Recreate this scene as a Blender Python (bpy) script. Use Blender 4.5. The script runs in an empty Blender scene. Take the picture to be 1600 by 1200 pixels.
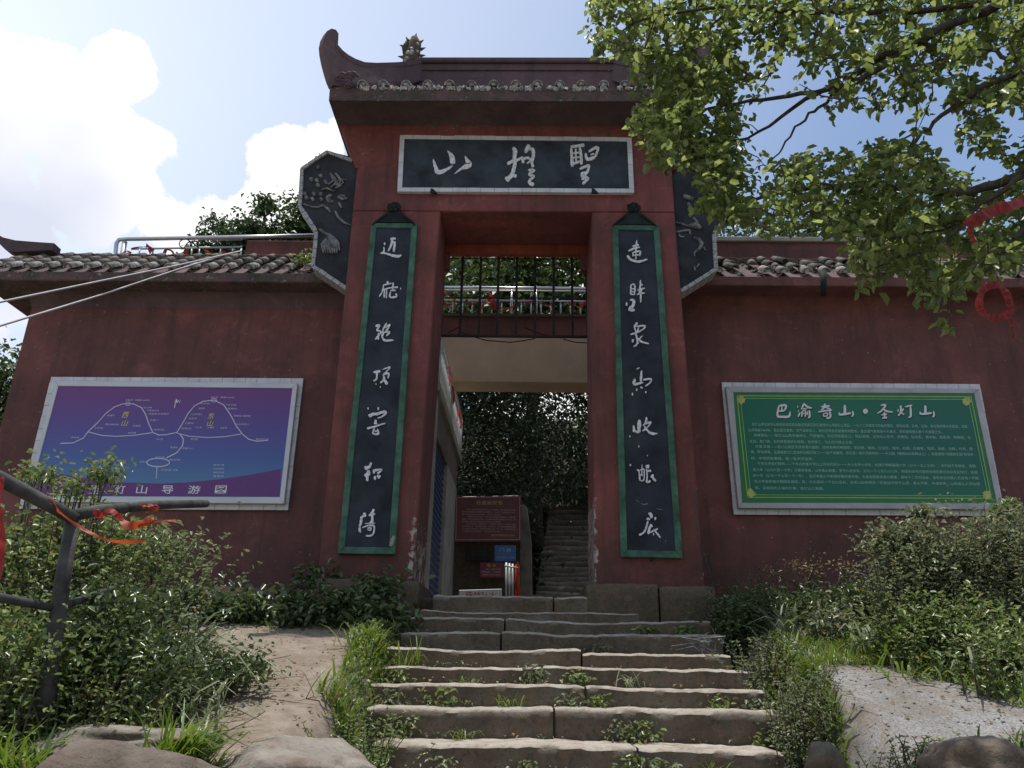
import bpy, bmesh, math, random
import numpy as np
from mathutils import Vector, Matrix, noise

R = math.radians
S = bpy.context.scene
COL = S.collection

# ------------------------------------------------------------------ camera
F = 1200.0                       # focal length in pixels of a 1600 px wide frame
PITCH, ROLL, YAW = R(20.62), R(1.017), R(-1.27)
EYE = Vector((0.0, 0.0, 1.6))
_cp, _sp = math.cos(PITCH), math.sin(PITCH)
FW = Vector((math.sin(YAW)*_cp, math.cos(YAW)*_cp, _sp))
_rt = Vector((math.cos(YAW), -math.sin(YAW), 0))
_up = _rt.cross(FW)
RT = math.cos(ROLL)*_rt + math.sin(ROLL)*_up
UP = -math.sin(ROLL)*_rt + math.cos(ROLL)*_up
cam_d = bpy.data.cameras.new('camera'); cam = bpy.data.objects.new('camera', cam_d)
COL.objects.link(cam); S.camera = cam
cam_d.sensor_width = 36; cam_d.lens = F*36/1600; cam_d.clip_end = 2000; cam_d.clip_start = 0.05
cam.matrix_world = Matrix(((RT.x, UP.x, -FW.x, EYE.x), (RT.y, UP.y, -FW.y, EYE.y), (RT.z, UP.z, -FW.z, EYE.z), (0, 0, 0, 1)))

def ray(px, py):
    return FW + RT*((px-800)/F) + UP*((600-py)/F)
def W(px, py, Y):                # photograph point on the upright plane y = Y
    d = ray(px, py); return EYE + d*(Y/d.y)
def Z(py, Y, px=800): return W(px, py, Y).z
def X(px, Y, py=900): return W(px, py, Y).x

# ------------------------------------------------------------------ light
SUN_EL, SUN_AZ = R(85.3), R(-24)   # azimuth from +Y towards +X
sun_dir = Vector((math.sin(SUN_AZ)*math.cos(SUN_EL), math.cos(SUN_AZ)*math.cos(SUN_EL), math.sin(SUN_EL)))
world = bpy.data.worlds.new('World'); S.world = world; world.use_nodes = True
wn, wl = world.node_tree.nodes, world.node_tree.links
for n in list(wn): wn.remove(n)
def wnode(t, **k):
    n = wn.new(t)
    for a, b in k.items(): setattr(n, a, b)
    return n
sky = wnode('ShaderNodeTexSky', sky_type='NISHITA', sun_disc=False, sun_elevation=SUN_EL, sun_rotation=SUN_AZ, air_density=1.15, dust_density=1.2, ozone_density=1.3)
wout = wnode('ShaderNodeOutputWorld'); bg = wnode('ShaderNodeBackground'); bg.inputs['Strength'].default_value = 0.123
tc = wnode('ShaderNodeTexCoord')
# clouds: cumulus banks given by direction and angular size, with broken edges
def vmath(op, a, b=None):
    n = wnode('ShaderNodeVectorMath', operation=op)
    wl.new(a, n.inputs[0]) if hasattr(a, 'links') else setattr(n.inputs[0], 'default_value', a)
    if b is not None:
        wl.new(b, n.inputs[1]) if hasattr(b, 'links') else setattr(n.inputs[1], 'default_value', b)
    return n
def m_(op, a, b=None, c=None, clamp=False):
    n = wnode('ShaderNodeMath', operation=op, use_clamp=clamp)
    for i, v in enumerate((a, b, c)):
        if v is None: continue
        if hasattr(v, 'links'): wl.new(v, n.inputs[i])
        else: n.inputs[i].default_value = v
    return n.outputs[0]
nz1 = wnode('ShaderNodeTexNoise'); nz1.inputs['Scale'].default_value = 7.5; nz1.inputs['Detail'].default_value = 14; nz1.inputs['Roughness'].default_value = 0.66
wl.new(tc.outputs['Generated'], nz1.inputs['Vector'])
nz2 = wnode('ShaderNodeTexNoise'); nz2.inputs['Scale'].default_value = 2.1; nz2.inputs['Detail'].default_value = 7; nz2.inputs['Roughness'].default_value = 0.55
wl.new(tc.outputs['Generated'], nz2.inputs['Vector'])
dirn = vmath('NORMALIZE', tc.outputs['Generated']).outputs[0]
banks = [(-60, 150, 150), (60, 150, 112), (125, 195, 112), (190, 118, 72), (196, 225, 72), (150, 300, 100), (215, 310, 60), (262, 352, 64), (325, 385, 84), (-110, 360, 200),
         (456, 265, 66), (405, 345, 62), (505, 300, 80), (528, 195, 18), (512, 232, 40), (470, 350, 60),
         (-420, 120, 260), (-520, 480, 260), (-900, -200, 300), (1950, 520, 200), (900, 560, 190), (2400, 250, 300)]
field = None
for px, py, rp in banks:
    d = ray(px, py).normalized(); rad = (ray(px+rp*.7, py+rp*.7).normalized()-d).length
    dist = vmath('DISTANCE', dirn, tuple(d)).outputs['Value']
    f = m_('MULTIPLY', m_('SUBTRACT', 1.0, m_('DIVIDE', dist, rad)), min(3.4, rp*.024))
    field = f if field is None else m_('SMOOTH_MAX', field, f, 0.15)
edge = m_('ADD', field, m_('MULTIPLY', m_('SUBTRACT', nz1.outputs['Fac'], 0.5), 3.1))
mask = m_('MULTIPLY', m_('SUBTRACT', edge, 0.05), 4.5, clamp=True)
mask = m_('SMOOTHSTEP', 0, 1, mask) if False else mask
far = m_('MULTIPLY', m_('SUBTRACT', nz2.outputs['Fac'], 0.50), 5.0, clamp=True)     # unseen clouds out of frame, cover widened to add fill on front faces
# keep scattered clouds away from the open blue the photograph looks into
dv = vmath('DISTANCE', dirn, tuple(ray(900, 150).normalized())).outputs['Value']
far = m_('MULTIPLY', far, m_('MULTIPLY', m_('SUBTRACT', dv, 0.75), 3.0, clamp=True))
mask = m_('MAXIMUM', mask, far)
# cloud body: white crests, soft lavender-grey bellies
shade = m_('MULTIPLY', m_('SUBTRACT', edge, 0.8), .6, clamp=True)
belly = vmath('DISTANCE', dirn, tuple(ray(40, 390).normalized())).outputs['Value']
belly = m_('SUBTRACT', 1.0, m_('DIVIDE', belly, 0.22), clamp=True)
shade = m_('MULTIPLY', m_('ADD', m_('MULTIPLY', shade, .18), m_('MULTIPLY', belly, 1.5)), m_('ADD', nz2.outputs['Fac'], 0.25), clamp=True)
ccol = wnode('ShaderNodeMixRGB'); ccol.inputs[1].default_value = (8.6, 8.5, 8.3, 1); ccol.inputs[2].default_value = (4.9, 5.15, 6.1, 1)
wl.new(shade, ccol.inputs[0])
veil = wnode('ShaderNodeMixRGB'); veil.inputs[2].default_value = (6.4, 7.0, 8.2, 1)   # thin high haze, thicker towards the cloud bank
vd = vmath('DISTANCE', dirn, tuple(ray(-100, 60).normalized())).outputs['Value']
vf = m_('SUBTRACT', 1.0, m_('DIVIDE', vd, 0.98), clamp=True)
vf = m_('MULTIPLY', m_('POWER', vf, 1.15), 0.98, clamp=True)
wl.new(vf, veil.inputs[0]); wl.new(sky.outputs[0], veil.inputs[1])
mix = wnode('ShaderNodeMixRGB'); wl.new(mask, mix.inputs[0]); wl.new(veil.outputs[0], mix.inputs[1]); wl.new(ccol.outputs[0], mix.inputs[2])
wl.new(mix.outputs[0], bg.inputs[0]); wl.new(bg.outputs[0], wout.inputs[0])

sun_d = bpy.data.lights.new('sun', 'SUN'); sun_d.energy = 3.5; sun_d.angle = R(0.53); sun_d.color = (1, .955, .88)
sun = bpy.data.objects.new('sun', sun_d); COL.objects.link(sun); sun.rotation_euler = sun_dir.to_track_quat('Z', 'Y').to_euler(); sun.location = (-4, 10, 30)
S.view_settings.view_transform = 'Standard'; S.view_settings.look = 'None'
S.view_settings.exposure = 0.30; S.view_settings.gamma = 1; S.view_settings.use_curve_mapping = False
try:
    S.cycles.max_bounces = 7; S.cycles.transparent_max_bounces = 6; S.cycles.sample_clamp_indirect = 4; S.cycles.use_denoising = True
except Exception: pass

# ------------------------------------------------------------------ object helpers
def link(o): COL.objects.link(o); return o
def tag(o, label=None, cat=None, group=None, kind=None):
    if label: o['label'] = label
    if cat: o['category'] = cat
    if group: o['group'] = group
    if kind: o['kind'] = kind
    return o
WM = {}                          # world matrix of every thing and part
def empty(name, loc, label, cat, group=None):
    o = bpy.data.objects.new(name, None); o.location = loc; o.empty_display_size = .2; link(o)
    WM[o] = Matrix.Translation(Vector(loc)); return tag(o, label, cat, group)
def attach(o, parent, M):        # put o at world matrix M under parent
    WM[o] = M
    if parent is not None: o.parent = parent; o.matrix_basis = WM[parent].inverted() @ M
    else: o.matrix_basis = M
    return o
def place(me, name, parent=None, mat=None):
    """mesh comes in world coordinates; its origin moves to the middle of its base"""
    if len(me.vertices):
        co = np.empty(len(me.vertices)*3, np.float32); me.vertices.foreach_get('co', co); co = co.reshape(-1, 3)
        lo, hi = co.min(0), co.max(0); c = Vector(((lo[0]+hi[0])/2, (lo[1]+hi[1])/2, lo[2]))
    else: c = Vector((0, 0, 0))
    me.transform(Matrix.Translation(-c))
    if mat is not None: me.materials.clear(); me.materials.append(mat)
    return attach(link(bpy.data.objects.new(name, me)), parent, Matrix.Translation(c))
def inst(me, name, parent, M):
    return attach(link(bpy.data.objects.new(name, me)), parent, M)
def mesh(name, verts, faces, smooth=False):
    me = bpy.data.meshes.new(name); me.from_pydata([tuple(v) for v in verts], [], [tuple(f) for f in faces]); me.update()
    if smooth: me.shade_smooth()
    return me
def npmesh(name, V, Q, smooth=False):
    me = bpy.data.meshes.new(name); V = np.asarray(V, np.float32); Q = np.asarray(Q, np.int32)
    k = Q.shape[1]
    me.vertices.add(len(V)); me.vertices.foreach_set('co', V.ravel())
    me.loops.add(Q.size); me.loops.foreach_set('vertex_index', Q.ravel())
    me.polygons.add(len(Q)); me.polygons.foreach_set('loop_start', np.arange(len(Q), dtype=np.int32)*k)
    try: me.polygons.foreach_set('loop_total', np.full(len(Q), k, np.int32))
    except Exception: pass
    me.update(calc_edges=True); me.validate()
    if smooth: me.shade_smooth()
    return me
class MB:
    def __init__(s): s.v = []; s.f = []
    def add(s, V, Fc):
        n = len(s.v); s.v += [tuple(v) for v in V]; s.f += [tuple(i+n for i in f) for f in Fc]; return s
    def box(s, x0, x1, y0, y1, z0, z1):
        V = [(x, y, z) for x in (x0, x1) for y in (y0, y1) for z in (z0, z1)]
        return s.add(V, [(0, 1, 3, 2), (4, 6, 7, 5), (0, 4, 5, 1), (2, 3, 7, 6), (0, 2, 6, 4), (1, 5, 7, 3)])
    def prism(s, pts, d):            # pts: polygon (list of Vector), d: extrusion vector
        n = len(pts); d = Vector(d)
        return s.add(list(pts)+[p+d for p in pts], [tuple(range(n))[::-1], tuple(range(n, 2*n))]+[(i, (i+1) % n, n+(i+1) % n, n+i) for i in range(n)])
    def tube(s, pts, r, k=8, cap=True):
        pts = [Vector(p) for p in pts]; n = len(pts)
        rr = r if isinstance(r, (list, tuple)) else [r]*n
        base = len(s.v); prev = None
        for i, p in enumerate(pts):
            t = (pts[min(i+1, n-1)]-pts[max(i-1, 0)]).normalized()
            if prev is None: a = t.orthogonal().normalized()
            else: a = (prev - t*prev.dot(t)); a = a.normalized() if a.length > 1e-6 else t.orthogonal().normalized()
            prev = a; b = t.cross(a)
            for j in range(k):
                an = 2*math.pi*j/k; s.v.append(tuple(p+(a*math.cos(an)+b*math.sin(an))*rr[i]))
        for i in range(n-1):
            for j in range(k):
                s.f.append((base+i*k+j, base+i*k+(j+1) % k, base+(i+1)*k+(j+1) % k, base+(i+1)*k+j))
        if cap:
            s.f.append(tuple(base+j for j in range(k))[::-1]); s.f.append(tuple(base+(n-1)*k+j for j in range(k)))
        return s
    def build(s, name, mat, parent=None, smooth=False, bevel=0):
        me = mesh(name, s.v, s.f, smooth)
        bm = bmesh.new(); bm.from_mesh(me); bmesh.ops.recalc_face_normals(bm, faces=bm.faces)
        if bevel: bmesh.ops.bevel(bm, geom=list(bm.edges), offset=bevel, segments=1, affect='EDGES', clamp_overlap=True)
        bm.to_mesh(me); bm.free()
        if smooth: me.shade_smooth()
        return place(me, name, parent, mat)

# ------------------------------------------------------------------ materials
MATS = {}
class NT:
    def __init__(s, name):
        s.m = bpy.data.materials.new(name); s.m.use_nodes = True; s.n = s.m.node_tree.nodes; s.l = s.m.node_tree.links
        s.p = s.n['Principled BSDF']; s.out = s.n['Material Output']; MATS[name] = s.m
    def node(s, t, **k):
        n = s.n.new(t)
        for a, b in k.items(): setattr(n, a, b)
        return n
    def set(s, inp, v):
        if hasattr(v, 'links') or isinstance(v, bpy.types.NodeSocket): s.l.new(v, inp)
        else: inp.default_value = v
    def noise(s, scale, detail=5, rough=.6, vec=None, dist=0):
        n = s.node('ShaderNodeTexNoise'); n.inputs['Scale'].default_value = scale; n.inputs['Detail'].default_value = detail
        n.inputs['Roughness'].default_value = rough; n.inputs['Distortion'].default_value = dist
        s.l.new(vec if vec is not None else s.coord(), n.inputs['Vector']); return n.outputs['Fac']
    def coord(s):
        if not hasattr(s, '_c'): s._c = s.node('ShaderNodeNewGeometry')
        return s._c.outputs['Position']
    def island(s):
        s.coord(); return s._c.outputs['Random Per Island']
    def math(s, op, a, b=0.0, clamp=False):
        n = s.node('ShaderNodeMath', operation=op, use_clamp=clamp); s.set(n.inputs[0], a); s.set(n.inputs[1], b); return n.outputs[0]
    def ramp(s, fac, stops):
        n = s.node('ShaderNodeValToRGB'); e = n.color_ramp.elements
        while len(e) < len(stops): e.new(.5)
        for i, (p, c) in enumerate(stops): e[i].position = p; e[i].color = (*c, 1) if len(c) == 3 else c
        s.set(n.inputs[0], fac); return n.outputs[0]
    def mix(s, fac, a, b, mode='MIX'):
        n = s.node('ShaderNodeMixRGB', blend_type=mode)
        s.set(n.inputs[0], fac)
        for i, v in ((1, a), (2, b)): s.set(n.inputs[i], (*v, 1) if isinstance(v, tuple) and len(v) == 3 else v)
        return n.outputs[0]
    def bump(s, h, strength=.3, dist=.02):
        n = s.node('ShaderNodeBump'); n.inputs['Strength'].default_value = strength; n.inputs['Distance'].default_value = dist
        s.set(n.inputs['Height'], h); s.l.new(n.outputs[0], s.p.inputs['Normal']); return n
    def base(s, c, rough=.8, metal=0.0, spec=.5):
        s.set(s.p.inputs['Base Color'], (*c, 1) if isinstance(c, tuple) and len(c) == 3 else c)
        s.set(s.p.inputs['Roughness'], rough); s.p.inputs['Metallic'].default_value = metal
        s.p.inputs['Specular IOR Level'].default_value = spec
        return s.m

def sep(t):
    n = t.node('ShaderNodeSeparateXYZ'); t.l.new(t.coord(), n.inputs[0]); return n.outputs

def plaster(name, c1, c2, dark, chips=None):
    t = NT(name)
    a = t.noise(1.7, 9, .72, dist=.5); b = t.noise(7, 8, .7); xs = sep(t)
    col = t.ramp(a, [(.36, c2), (.64, c1)])
    col = t.mix(t.ramp(t.noise(3.1, 7, .7, dist=1.2), [(.56, (0, 0, 0)), (.62, (.35, .35, .35))]), col, tuple(min(1, x*1.35+.02) for x in c1))
    col = t.mix(t.ramp(t.noise(.7, 5, .6), [(.42, (.55, .55, .55)), (.6, (0, 0, 0))]), col, tuple(x*.55+.008 for x in c2))
    mp = t.node('ShaderNodeMapping'); mp.inputs['Scale'].default_value = (3.2, 3.2, .32); t.l.new(t.coord(), mp.inputs['Vector'])
    streak = t.noise(1.6, 6, .7, mp.outputs[0])
    col = t.mix(t.ramp(streak, [(.48, (0, 0, 0)), (.70, (.55, .55, .55))]), col, dark)
    col = t.mix(t.ramp(b, [(.35, (.14, .14, .14)), (.72, (0, 0, 0))]), col, dark)
    # damp, dirty foot and mildewed cornice
    foot = t.math('SUBTRACT', 1.0, t.math('DIVIDE', t.math('SUBTRACT', xs[2], 2.6), 1.0), clamp=True)
    col = t.mix(t.math('MULTIPLY', foot, t.ramp(b, [(.3, (.15, .15, .15)), (.7, (.8, .8, .8))])), col, (.05, .035, .032))
    # small white knocks
    k = t.ramp(t.noise(26, 3, .5), [(.715, (0, 0, 0)), (.735, (1, 1, 1))])
    col = t.mix(t.math('MULTIPLY', k, .6), col, (.35, .30, .28))
    h = t.math('ADD', t.math('MULTIPLY', b, .6), t.noise(40, 4, .6))
    if chips:
        ch = None
        for x0, w, z1 in chips:
            dx = t.math('ABSOLUTE', t.math('SUBTRACT', xs[0], x0))
            near = t.math('SUBTRACT', 1.0, t.math('DIVIDE', dx, w), clamp=True)
            low = t.math('MULTIPLY', t.math('SUBTRACT', z1, xs[2]), 1.3, clamp=True)
            q = t.math('MULTIPLY', near, low)
            ch = q if ch is None else t.math('MAXIMUM', ch, q)
        n2 = t.noise(9, 9, .75, dist=.6)
        f = t.math('MULTIPLY', t.math('SUBTRACT', t.math('ADD', n2, t.math('MULTIPLY', ch, .30)), .765), 25, clamp=True)
        col = t.mix(f, col, t.mix(b, (.50, .45, .40), (.28, .22, .19)))
        h = t.math('SUBTRACT', h, t.math('MULTIPLY', f, .8))
    t.bump(h, .45, .012)
    return t.base(col, .88, spec=.25)

RED, RED2, RDK = (.270, .084, .076), (.170, .062, .056), (.055, .036, .034)
# ground heights beside the steps
CXT = (W(805, 260, 9).x)                                   # middle of the gate tower
m_red = plaster('red_plaster', RED, RED2, RDK, chips=[(X(645, 9, 860), .16, 3.9), (X(930, 9, 860), .12, 4.2), (X(1100, 9), .1, 3.3)])
m_redwall = plaster('red_wall_plaster', (.235, .088, .080), (.145, .066, .062), RDK)
m_cornice = plaster('weathered_cornice_plaster', (.155, .100, .104), (.110, .078, .084), (.045, .038, .040))
m_orange = plaster('bounce_tinted_red_plaster', (.36, .090, .045), (.26, .07, .045), (.09, .03, .02))  # same red plaster with warm bounce light put into its colour

def eavemat():
    t = NT('flaking_eave_plaster'); b = t.noise(6, 8, .7); xs = sep(t)
    col = t.ramp(t.noise(2.2, 7, .7), [(.35, (.075, .060, .060)), (.65, (.155, .095, .095))])
    col = t.mix(t.ramp(b, [(.50, (0, 0, 0)), (.60, (.8, .8, .8))]), col, (.060, .066, .042))
    col = t.mix(t.ramp(t.noise(13, 6, .75, dist=.8), [(.60, (0, 0, 0)), (.64, (.8, .8, .8))]), col, (.30, .27, .25))
    t.bump(t.math('ADD', b, t.noise(25, 5, .6)), .8, .03); return t.base(col, .92, spec=.2)
m_eave = eavemat()
def simple(name, c, rough=.6, metal=0.0, var=.12, scale=8, bump=0.0, spec=.5):
    t = NT(name); f = t.noise(scale, 5, .6)
    d = tuple(x*(1-var*2) for x in c); l = tuple(min(1, x*(1+var)) for x in c)
    if bump: t.bump(t.noise(scale*4, 5, .6), bump, .01)
    return t.base(t.ramp(f, [(.3, d), (.7, l)]), rough, metal, spec)
m_slate = simple('blue_black_plaque_paint', (.040, .052, .066), .75, var=.3, scale=3, bump=.15, spec=.3)
m_slate2 = simple('dark_blue_couplet_paint', (.026, .033, .048), .7, var=.35, scale=2.5, bump=.12, spec=.3)
m_earslate = simple('dark_grey_ear_paint', (.040, .044, .052), .85, var=.3, scale=3, bump=.2, spec=.2)
m_green = simple('green_frame_paint', (.060, .145, .100), .7, var=.3, scale=6, bump=.25, spec=.3)
m_greendark = simple('dark_green_black_ornament', (.014, .022, .022), .8, var=.3, bump=.2, spec=.3)
m_tilew = simple('white_glazed_tile', (.60, .61, .64), .45, var=.10, scale=5, spec=.5)
m_alu = simple('aluminium_frame', (.55, .57, .60), .5, .25, var=.06, scale=2)
m_alud = simple('dull_aluminium_frame', (.40, .40, .42), .55, .3, var=.1, scale=3)
m_steel = simple('stainless_steel', (.52, .53, .54), .28, .9, var=.05)
m_galv = simple('white_painted_rail', (.50, .52, .52), .45, .2, var=.1)
m_iron = simple('rusty_black_iron', (.018, .015, .014), .7, .3, var=.3)
m_beige = simple('beige_render', (.56, .43, .31), .85, var=.09, scale=1.6, bump=.15, spec=.2)
m_cream = simple('cream_painted_concrete', (.33, .31, .27), .8, var=.14, scale=2.5, bump=.15, spec=.2)
m_blue = simple('blue_shutter_paint', (.040, .075, .19), .5, .2, var=.15)
m_conc = simple('dark_concrete', (.085, .08, .072), .9, var=.3, scale=3, bump=.4, spec=.2)
m_post = simple('grey_brown_weathered_pole', (.060, .058, .056), .75, .0, var=.35, scale=9, bump=.5, spec=.35)
m_cable = simple('pale_cable_sheath', (.34, .32, .33), .5)
m_cabled = simple('black_cable_sheath', (.012, .012, .014), .9, spec=.1)

def porcelain():
    t = NT('pale_porcelain_chips')
    v = t.node('ShaderNodeTexVoronoi'); v.inputs['Scale'].default_value = 28; t.l.new(t.coord(), v.inputs['Vector'])
    e = t.node('ShaderNodeTexVoronoi', feature='DISTANCE_TO_EDGE'); e.inputs['Scale'].default_value = 28; t.l.new(t.coord(), e.inputs['Vector'])
    c = t.mix(.5, (.33, .33, .32), v.outputs['Color'], 'SOFT_LIGHT')
    hs = t.node('ShaderNodeHueSaturation'); hs.inputs['Saturation'].default_value = .12; t.l.new(c, hs.inputs['Color'])
    c = t.mix(t.ramp(e.outputs['Distance'], [(.0, (1, 1, 1)), (.10, (0, 0, 0))]), hs.outputs[0], (.13, .13, .13))
    t.bump(e.outputs['Distance'], .6, .01)
    return t.base(c, .5)
m_porc = porcelain()
m_porcd = simple('dusty_grey_relief_plaster', (.20, .205, .21), .85, var=.4, scale=14, bump=.4)

def stone(name, c1, c2, moss=.5, scale=3.0, warm=(.20, .12, .09)):
    t = NT(name)
    a = t.noise(scale, 8, .68); b = t.noise(scale*7, 8, .7); g = t.noise(scale*.8, 4, .6, dist=.4)
    col = t.ramp(a, [(.28, c2), (.72, c1)])
    col = t.mix(t.ramp(t.noise(scale*1.7, 4, .6), [(.5, (0, 0, 0)), (.68, (.6, .6, .6))]), col, warm)
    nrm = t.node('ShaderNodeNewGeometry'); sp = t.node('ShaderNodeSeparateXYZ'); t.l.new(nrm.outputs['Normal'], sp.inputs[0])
    side = t.math('SUBTRACT', 1.0, t.math('ABSOLUTE', sp.outputs[2]), clamp=True)     # shade painted on upright faces, treads kept bright as sunlit; moss and grime in patches
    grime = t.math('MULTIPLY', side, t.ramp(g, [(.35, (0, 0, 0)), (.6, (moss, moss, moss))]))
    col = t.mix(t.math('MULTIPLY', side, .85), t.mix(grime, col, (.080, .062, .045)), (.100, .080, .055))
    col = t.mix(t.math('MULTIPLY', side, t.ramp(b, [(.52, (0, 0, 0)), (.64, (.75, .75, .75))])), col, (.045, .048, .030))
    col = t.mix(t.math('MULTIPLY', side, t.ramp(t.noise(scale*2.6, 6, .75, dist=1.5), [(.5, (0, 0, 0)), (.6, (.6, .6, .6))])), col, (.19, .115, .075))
    dark = t.ramp(b, [(.30, (.5, .5, .5)), (.48, (0, 0, 0))])
    col = t.mix(dark, col, (.05, .045, .038))
    t.bump(t.math('ADD', t.math('MULTIPLY', a, 1.0), t.math('MULTIPLY', b, .6)), .85, .03)
    return t.base(col, .92, spec=.2)
m_step = stone('worn_sandstone', (.50, .455, .39), (.33, .29, .24), 1.0)
m_boulder = stone('brown_boulder_rock', (.24, .20, .165), (.11, .09, .075), .35, 5.0)
m_paleslab = stone('pale_flat_rock', (.36, .33, .28), (.19, .17, .145), .4, 4.5)
m_base = stone('mossy_base_stone', (.17, .155, .13), (.09, .085, .07), .55, 3)
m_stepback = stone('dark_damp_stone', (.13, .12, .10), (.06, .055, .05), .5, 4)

def tilemat(name, c1, c2, c3):
    t = NT(name); r = t.node('ShaderNodeObjectInfo').outputs['Random']
    col = t.ramp(r, [(0, c1), (.45, c2), (.85, c3), (1, c1)])
    b = t.noise(14, 7, .7)
    col = t.mix(t.ramp(b, [(.38, (.85, .85, .85)), (.62, (0, 0, 0))]), col, (.055, .055, .050))
    col = t.mix(t.ramp(t.noise(5, 4, .6), [(.55, (0, 0, 0)), (.7, (.6, .6, .6))]), col, (.07, .085, .04))
    t.bump(b, .5, .01)
    return t.base(col, .9, spec=.25)
m_tile = tilemat('weathered_clay_tile', (.30, .265, .235), (.21, .185, .165), (.36, .29, .25))
m_tilec = tilemat('mortared_tile_end', (.62, .58, .54), (.46, .42, .39), (.66, .56, .52))

def leafmat(name, dark, mid, light, trans=.35, rough=.38, dry=.0, dryc=(.25, .19, .07)):
    t = NT(name); r = t.island()
    stops = [(0, dark), (.55, mid), (.93, light)]
    if dry: stops.append((1-dry/2, dryc))
    col = t.ramp(r, stops)
    n = t.noise(1.4, 3, .5); col = t.mix(t.ramp(n, [(.35, (0, 0, 0)), (.7, (.55, .55, .55))]), col, mid)
    t.base(col, rough, spec=.5)
    tr = t.node('ShaderNodeBsdfTranslucent'); hs = t.node('ShaderNodeHueSaturation'); hs.inputs['Value'].default_value = 1.6; hs.inputs['Saturation'].default_value = 1.1
    hs.inputs['Hue'].default_value = .485
    t.l.new(col, hs.inputs['Color']); t.l.new(hs.outputs[0], tr.inputs[0])
    mx = t.node('ShaderNodeMixShader'); mx.inputs[0].default_value = trans
    t.l.new(t.p.outputs[0], mx.inputs[1]); t.l.new(tr.outputs[0], mx.inputs[2]); t.l.new(mx.outputs[0], t.out.inputs[0])
    return t.m
L_tree = leafmat('broadleaf_tree_leaf', (.085, .128, .040), (.155, .205, .068), (.28, .33, .12), .54, .38)
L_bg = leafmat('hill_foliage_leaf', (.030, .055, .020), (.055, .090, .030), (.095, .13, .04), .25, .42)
L_bgd = leafmat('shade_tinted_creeper_leaf', (.018, .034, .014), (.034, .056, .022), (.07, .095, .04), .12, .36)  # darker leaf colours carry the deep shade behind the gate
L_pine = leafmat('dark_pine_foliage', (.030, .055, .022), (.045, .080, .030), (.065, .105, .035), .2, .5)
L_shrub = leafmat('shrub_leaf', (.085, .13, .045), (.155, .215, .075), (.28, .33, .13), .3, .33, .03)
L_grey = leafmat('grey_green_weed_leaf', (.10, .13, .075), (.165, .195, .105), (.25, .27, .15), .28, .45, .05)
L_vine = leafmat('dark_vine_leaf', (.042, .070, .028), (.075, .115, .042), (.14, .18, .075), .2, .30)
L_grass = leafmat('grass_blade', (.07, .12, .02), (.12, .19, .035), (.20, .27, .06), .35, .42, .12)
L_dry = leafmat('dry_grass_blade', (.14, .13, .05), (.22, .17, .08), (.30, .24, .11), .3, .6)
L_silver = leafmat('silvery_sedge_blade', (.14, .18, .09), (.24, .28, .18), (.38, .42, .31), .25, .28)
m_bark = simple('dark_bark', (.085, .072, .058), .9, var=.35, scale=14, bump=.6, spec=.2)
m_stem = simple('green_brown_stem', (.07, .065, .035), .8, var=.3)

def clothmat(name, c):
    t = NT(name); n = t.noise(18, 4, .6)
    col = t.ramp(n, [(.3, tuple(x*.7 for x in c)), (.7, c)])
    t.base(col, .55)
    tr = t.node('ShaderNodeBsdfTranslucent'); t.l.new(col, tr.inputs[0])
    mx = t.node('ShaderNodeMixShader'); mx.inputs[0].default_value = .45
    t.l.new(t.p.outputs[0], mx.inputs[1]); t.l.new(tr.outputs[0], mx.inputs[2]); t.l.new(mx.outputs[0], t.out.inputs[0])
    return t.m
m_ribd = clothmat('shade_dark_red_cloth', (.33, .035, .030))  # darker copy of the red cloth, shade put into its colour
m_rib = clothmat('red_cloth', (.45, .035, .028)); m_ribo = clothmat('orange_red_cloth', (.62, .11, .035)); m_ribp = clothmat('pinkish_red_cloth', (.48, .05, .08))

# ------------------------------------------------------------------ ground
STEPS = [  # front edge in the photograph: y, distance, left end, right end, joints
    (933, 8.90, 676, 922, [865]), (957, 8.62, 655, 1000, []), (967, 8.42, 640, 1112, [789]), (991, 8.08, 625, 1130, [783]),
    (1017, 7.72, 603, 1143, [909]), (1045, 7.34, 590, 1170, [847]), (1071, 6.95, 577, 1197, [915]), (1109, 6.52, 572, 1235, [866]),
    (1164, 6.02, 580, 1225, [997]), (1222, 5.55, 575, 1240, [760]), (1290, 5.1, 560, 1250, [930]), (1370, 4.65, 550, 1260, []), (1465, 4.2, 540, 1280, [])]
stepY = [s[1] for s in STEPS][::-1]; stepZ = [Z(s[0], s[1], 900) for s in STEPS][::-1]
def z_step(y): return float(np.interp(y, [0, 2.0]+stepY+[14, 14.5], [0, 0.0]+stepZ+[stepZ[-1]]*2))
sideY = [0, 2.5, 4.0, 4.6, 5.2, 6.0, 7.0, 8.1, 8.6, 9.3, 14.3]
sideL = [.05, .55, 1.03, 1.10, 1.17, 1.40, 1.68, 1.99, 2.12, 2.30, 2.45]
sideR = [.05, .45, .98, 1.08, 1.19, 1.42, 1.70, 2.02, 2.18, 2.50, 2.45]
def ground_z(x, y):
    xl = float(np.interp(y, [4, 9], [-1.15, -1.15])); xr = float(np.interp(y, [4, 9], [1.95, 2.2]))
    zs = z_step(y) - .38
    zl, zr = float(np.interp(y, sideY, sideL)), float(np.interp(y, sideY, sideR))
    if y > 9.2: z = np.interp(y, [9.2, 9.5], [zl if x < 0 else zr, stepZ[-1]-.02])
    elif x < xl: k = min(1, (xl-x)/.3); z = zs+(zl-zs)*k*k*(3-2*k)
    elif x > xr: k = min(1, (x-xr)/.3); z = zs+(zr-zs)*k*k*(3-2*k)
    else: z = zs
    p = Vector((x, y, 0)); off = xl > x or x > xr
    if off and y < 9.3: z += noise.noise(p*.9)*.05 + noise.noise(p*3.5)*.022 + noise.noise(p*11)*.008
    return float(z)
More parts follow.
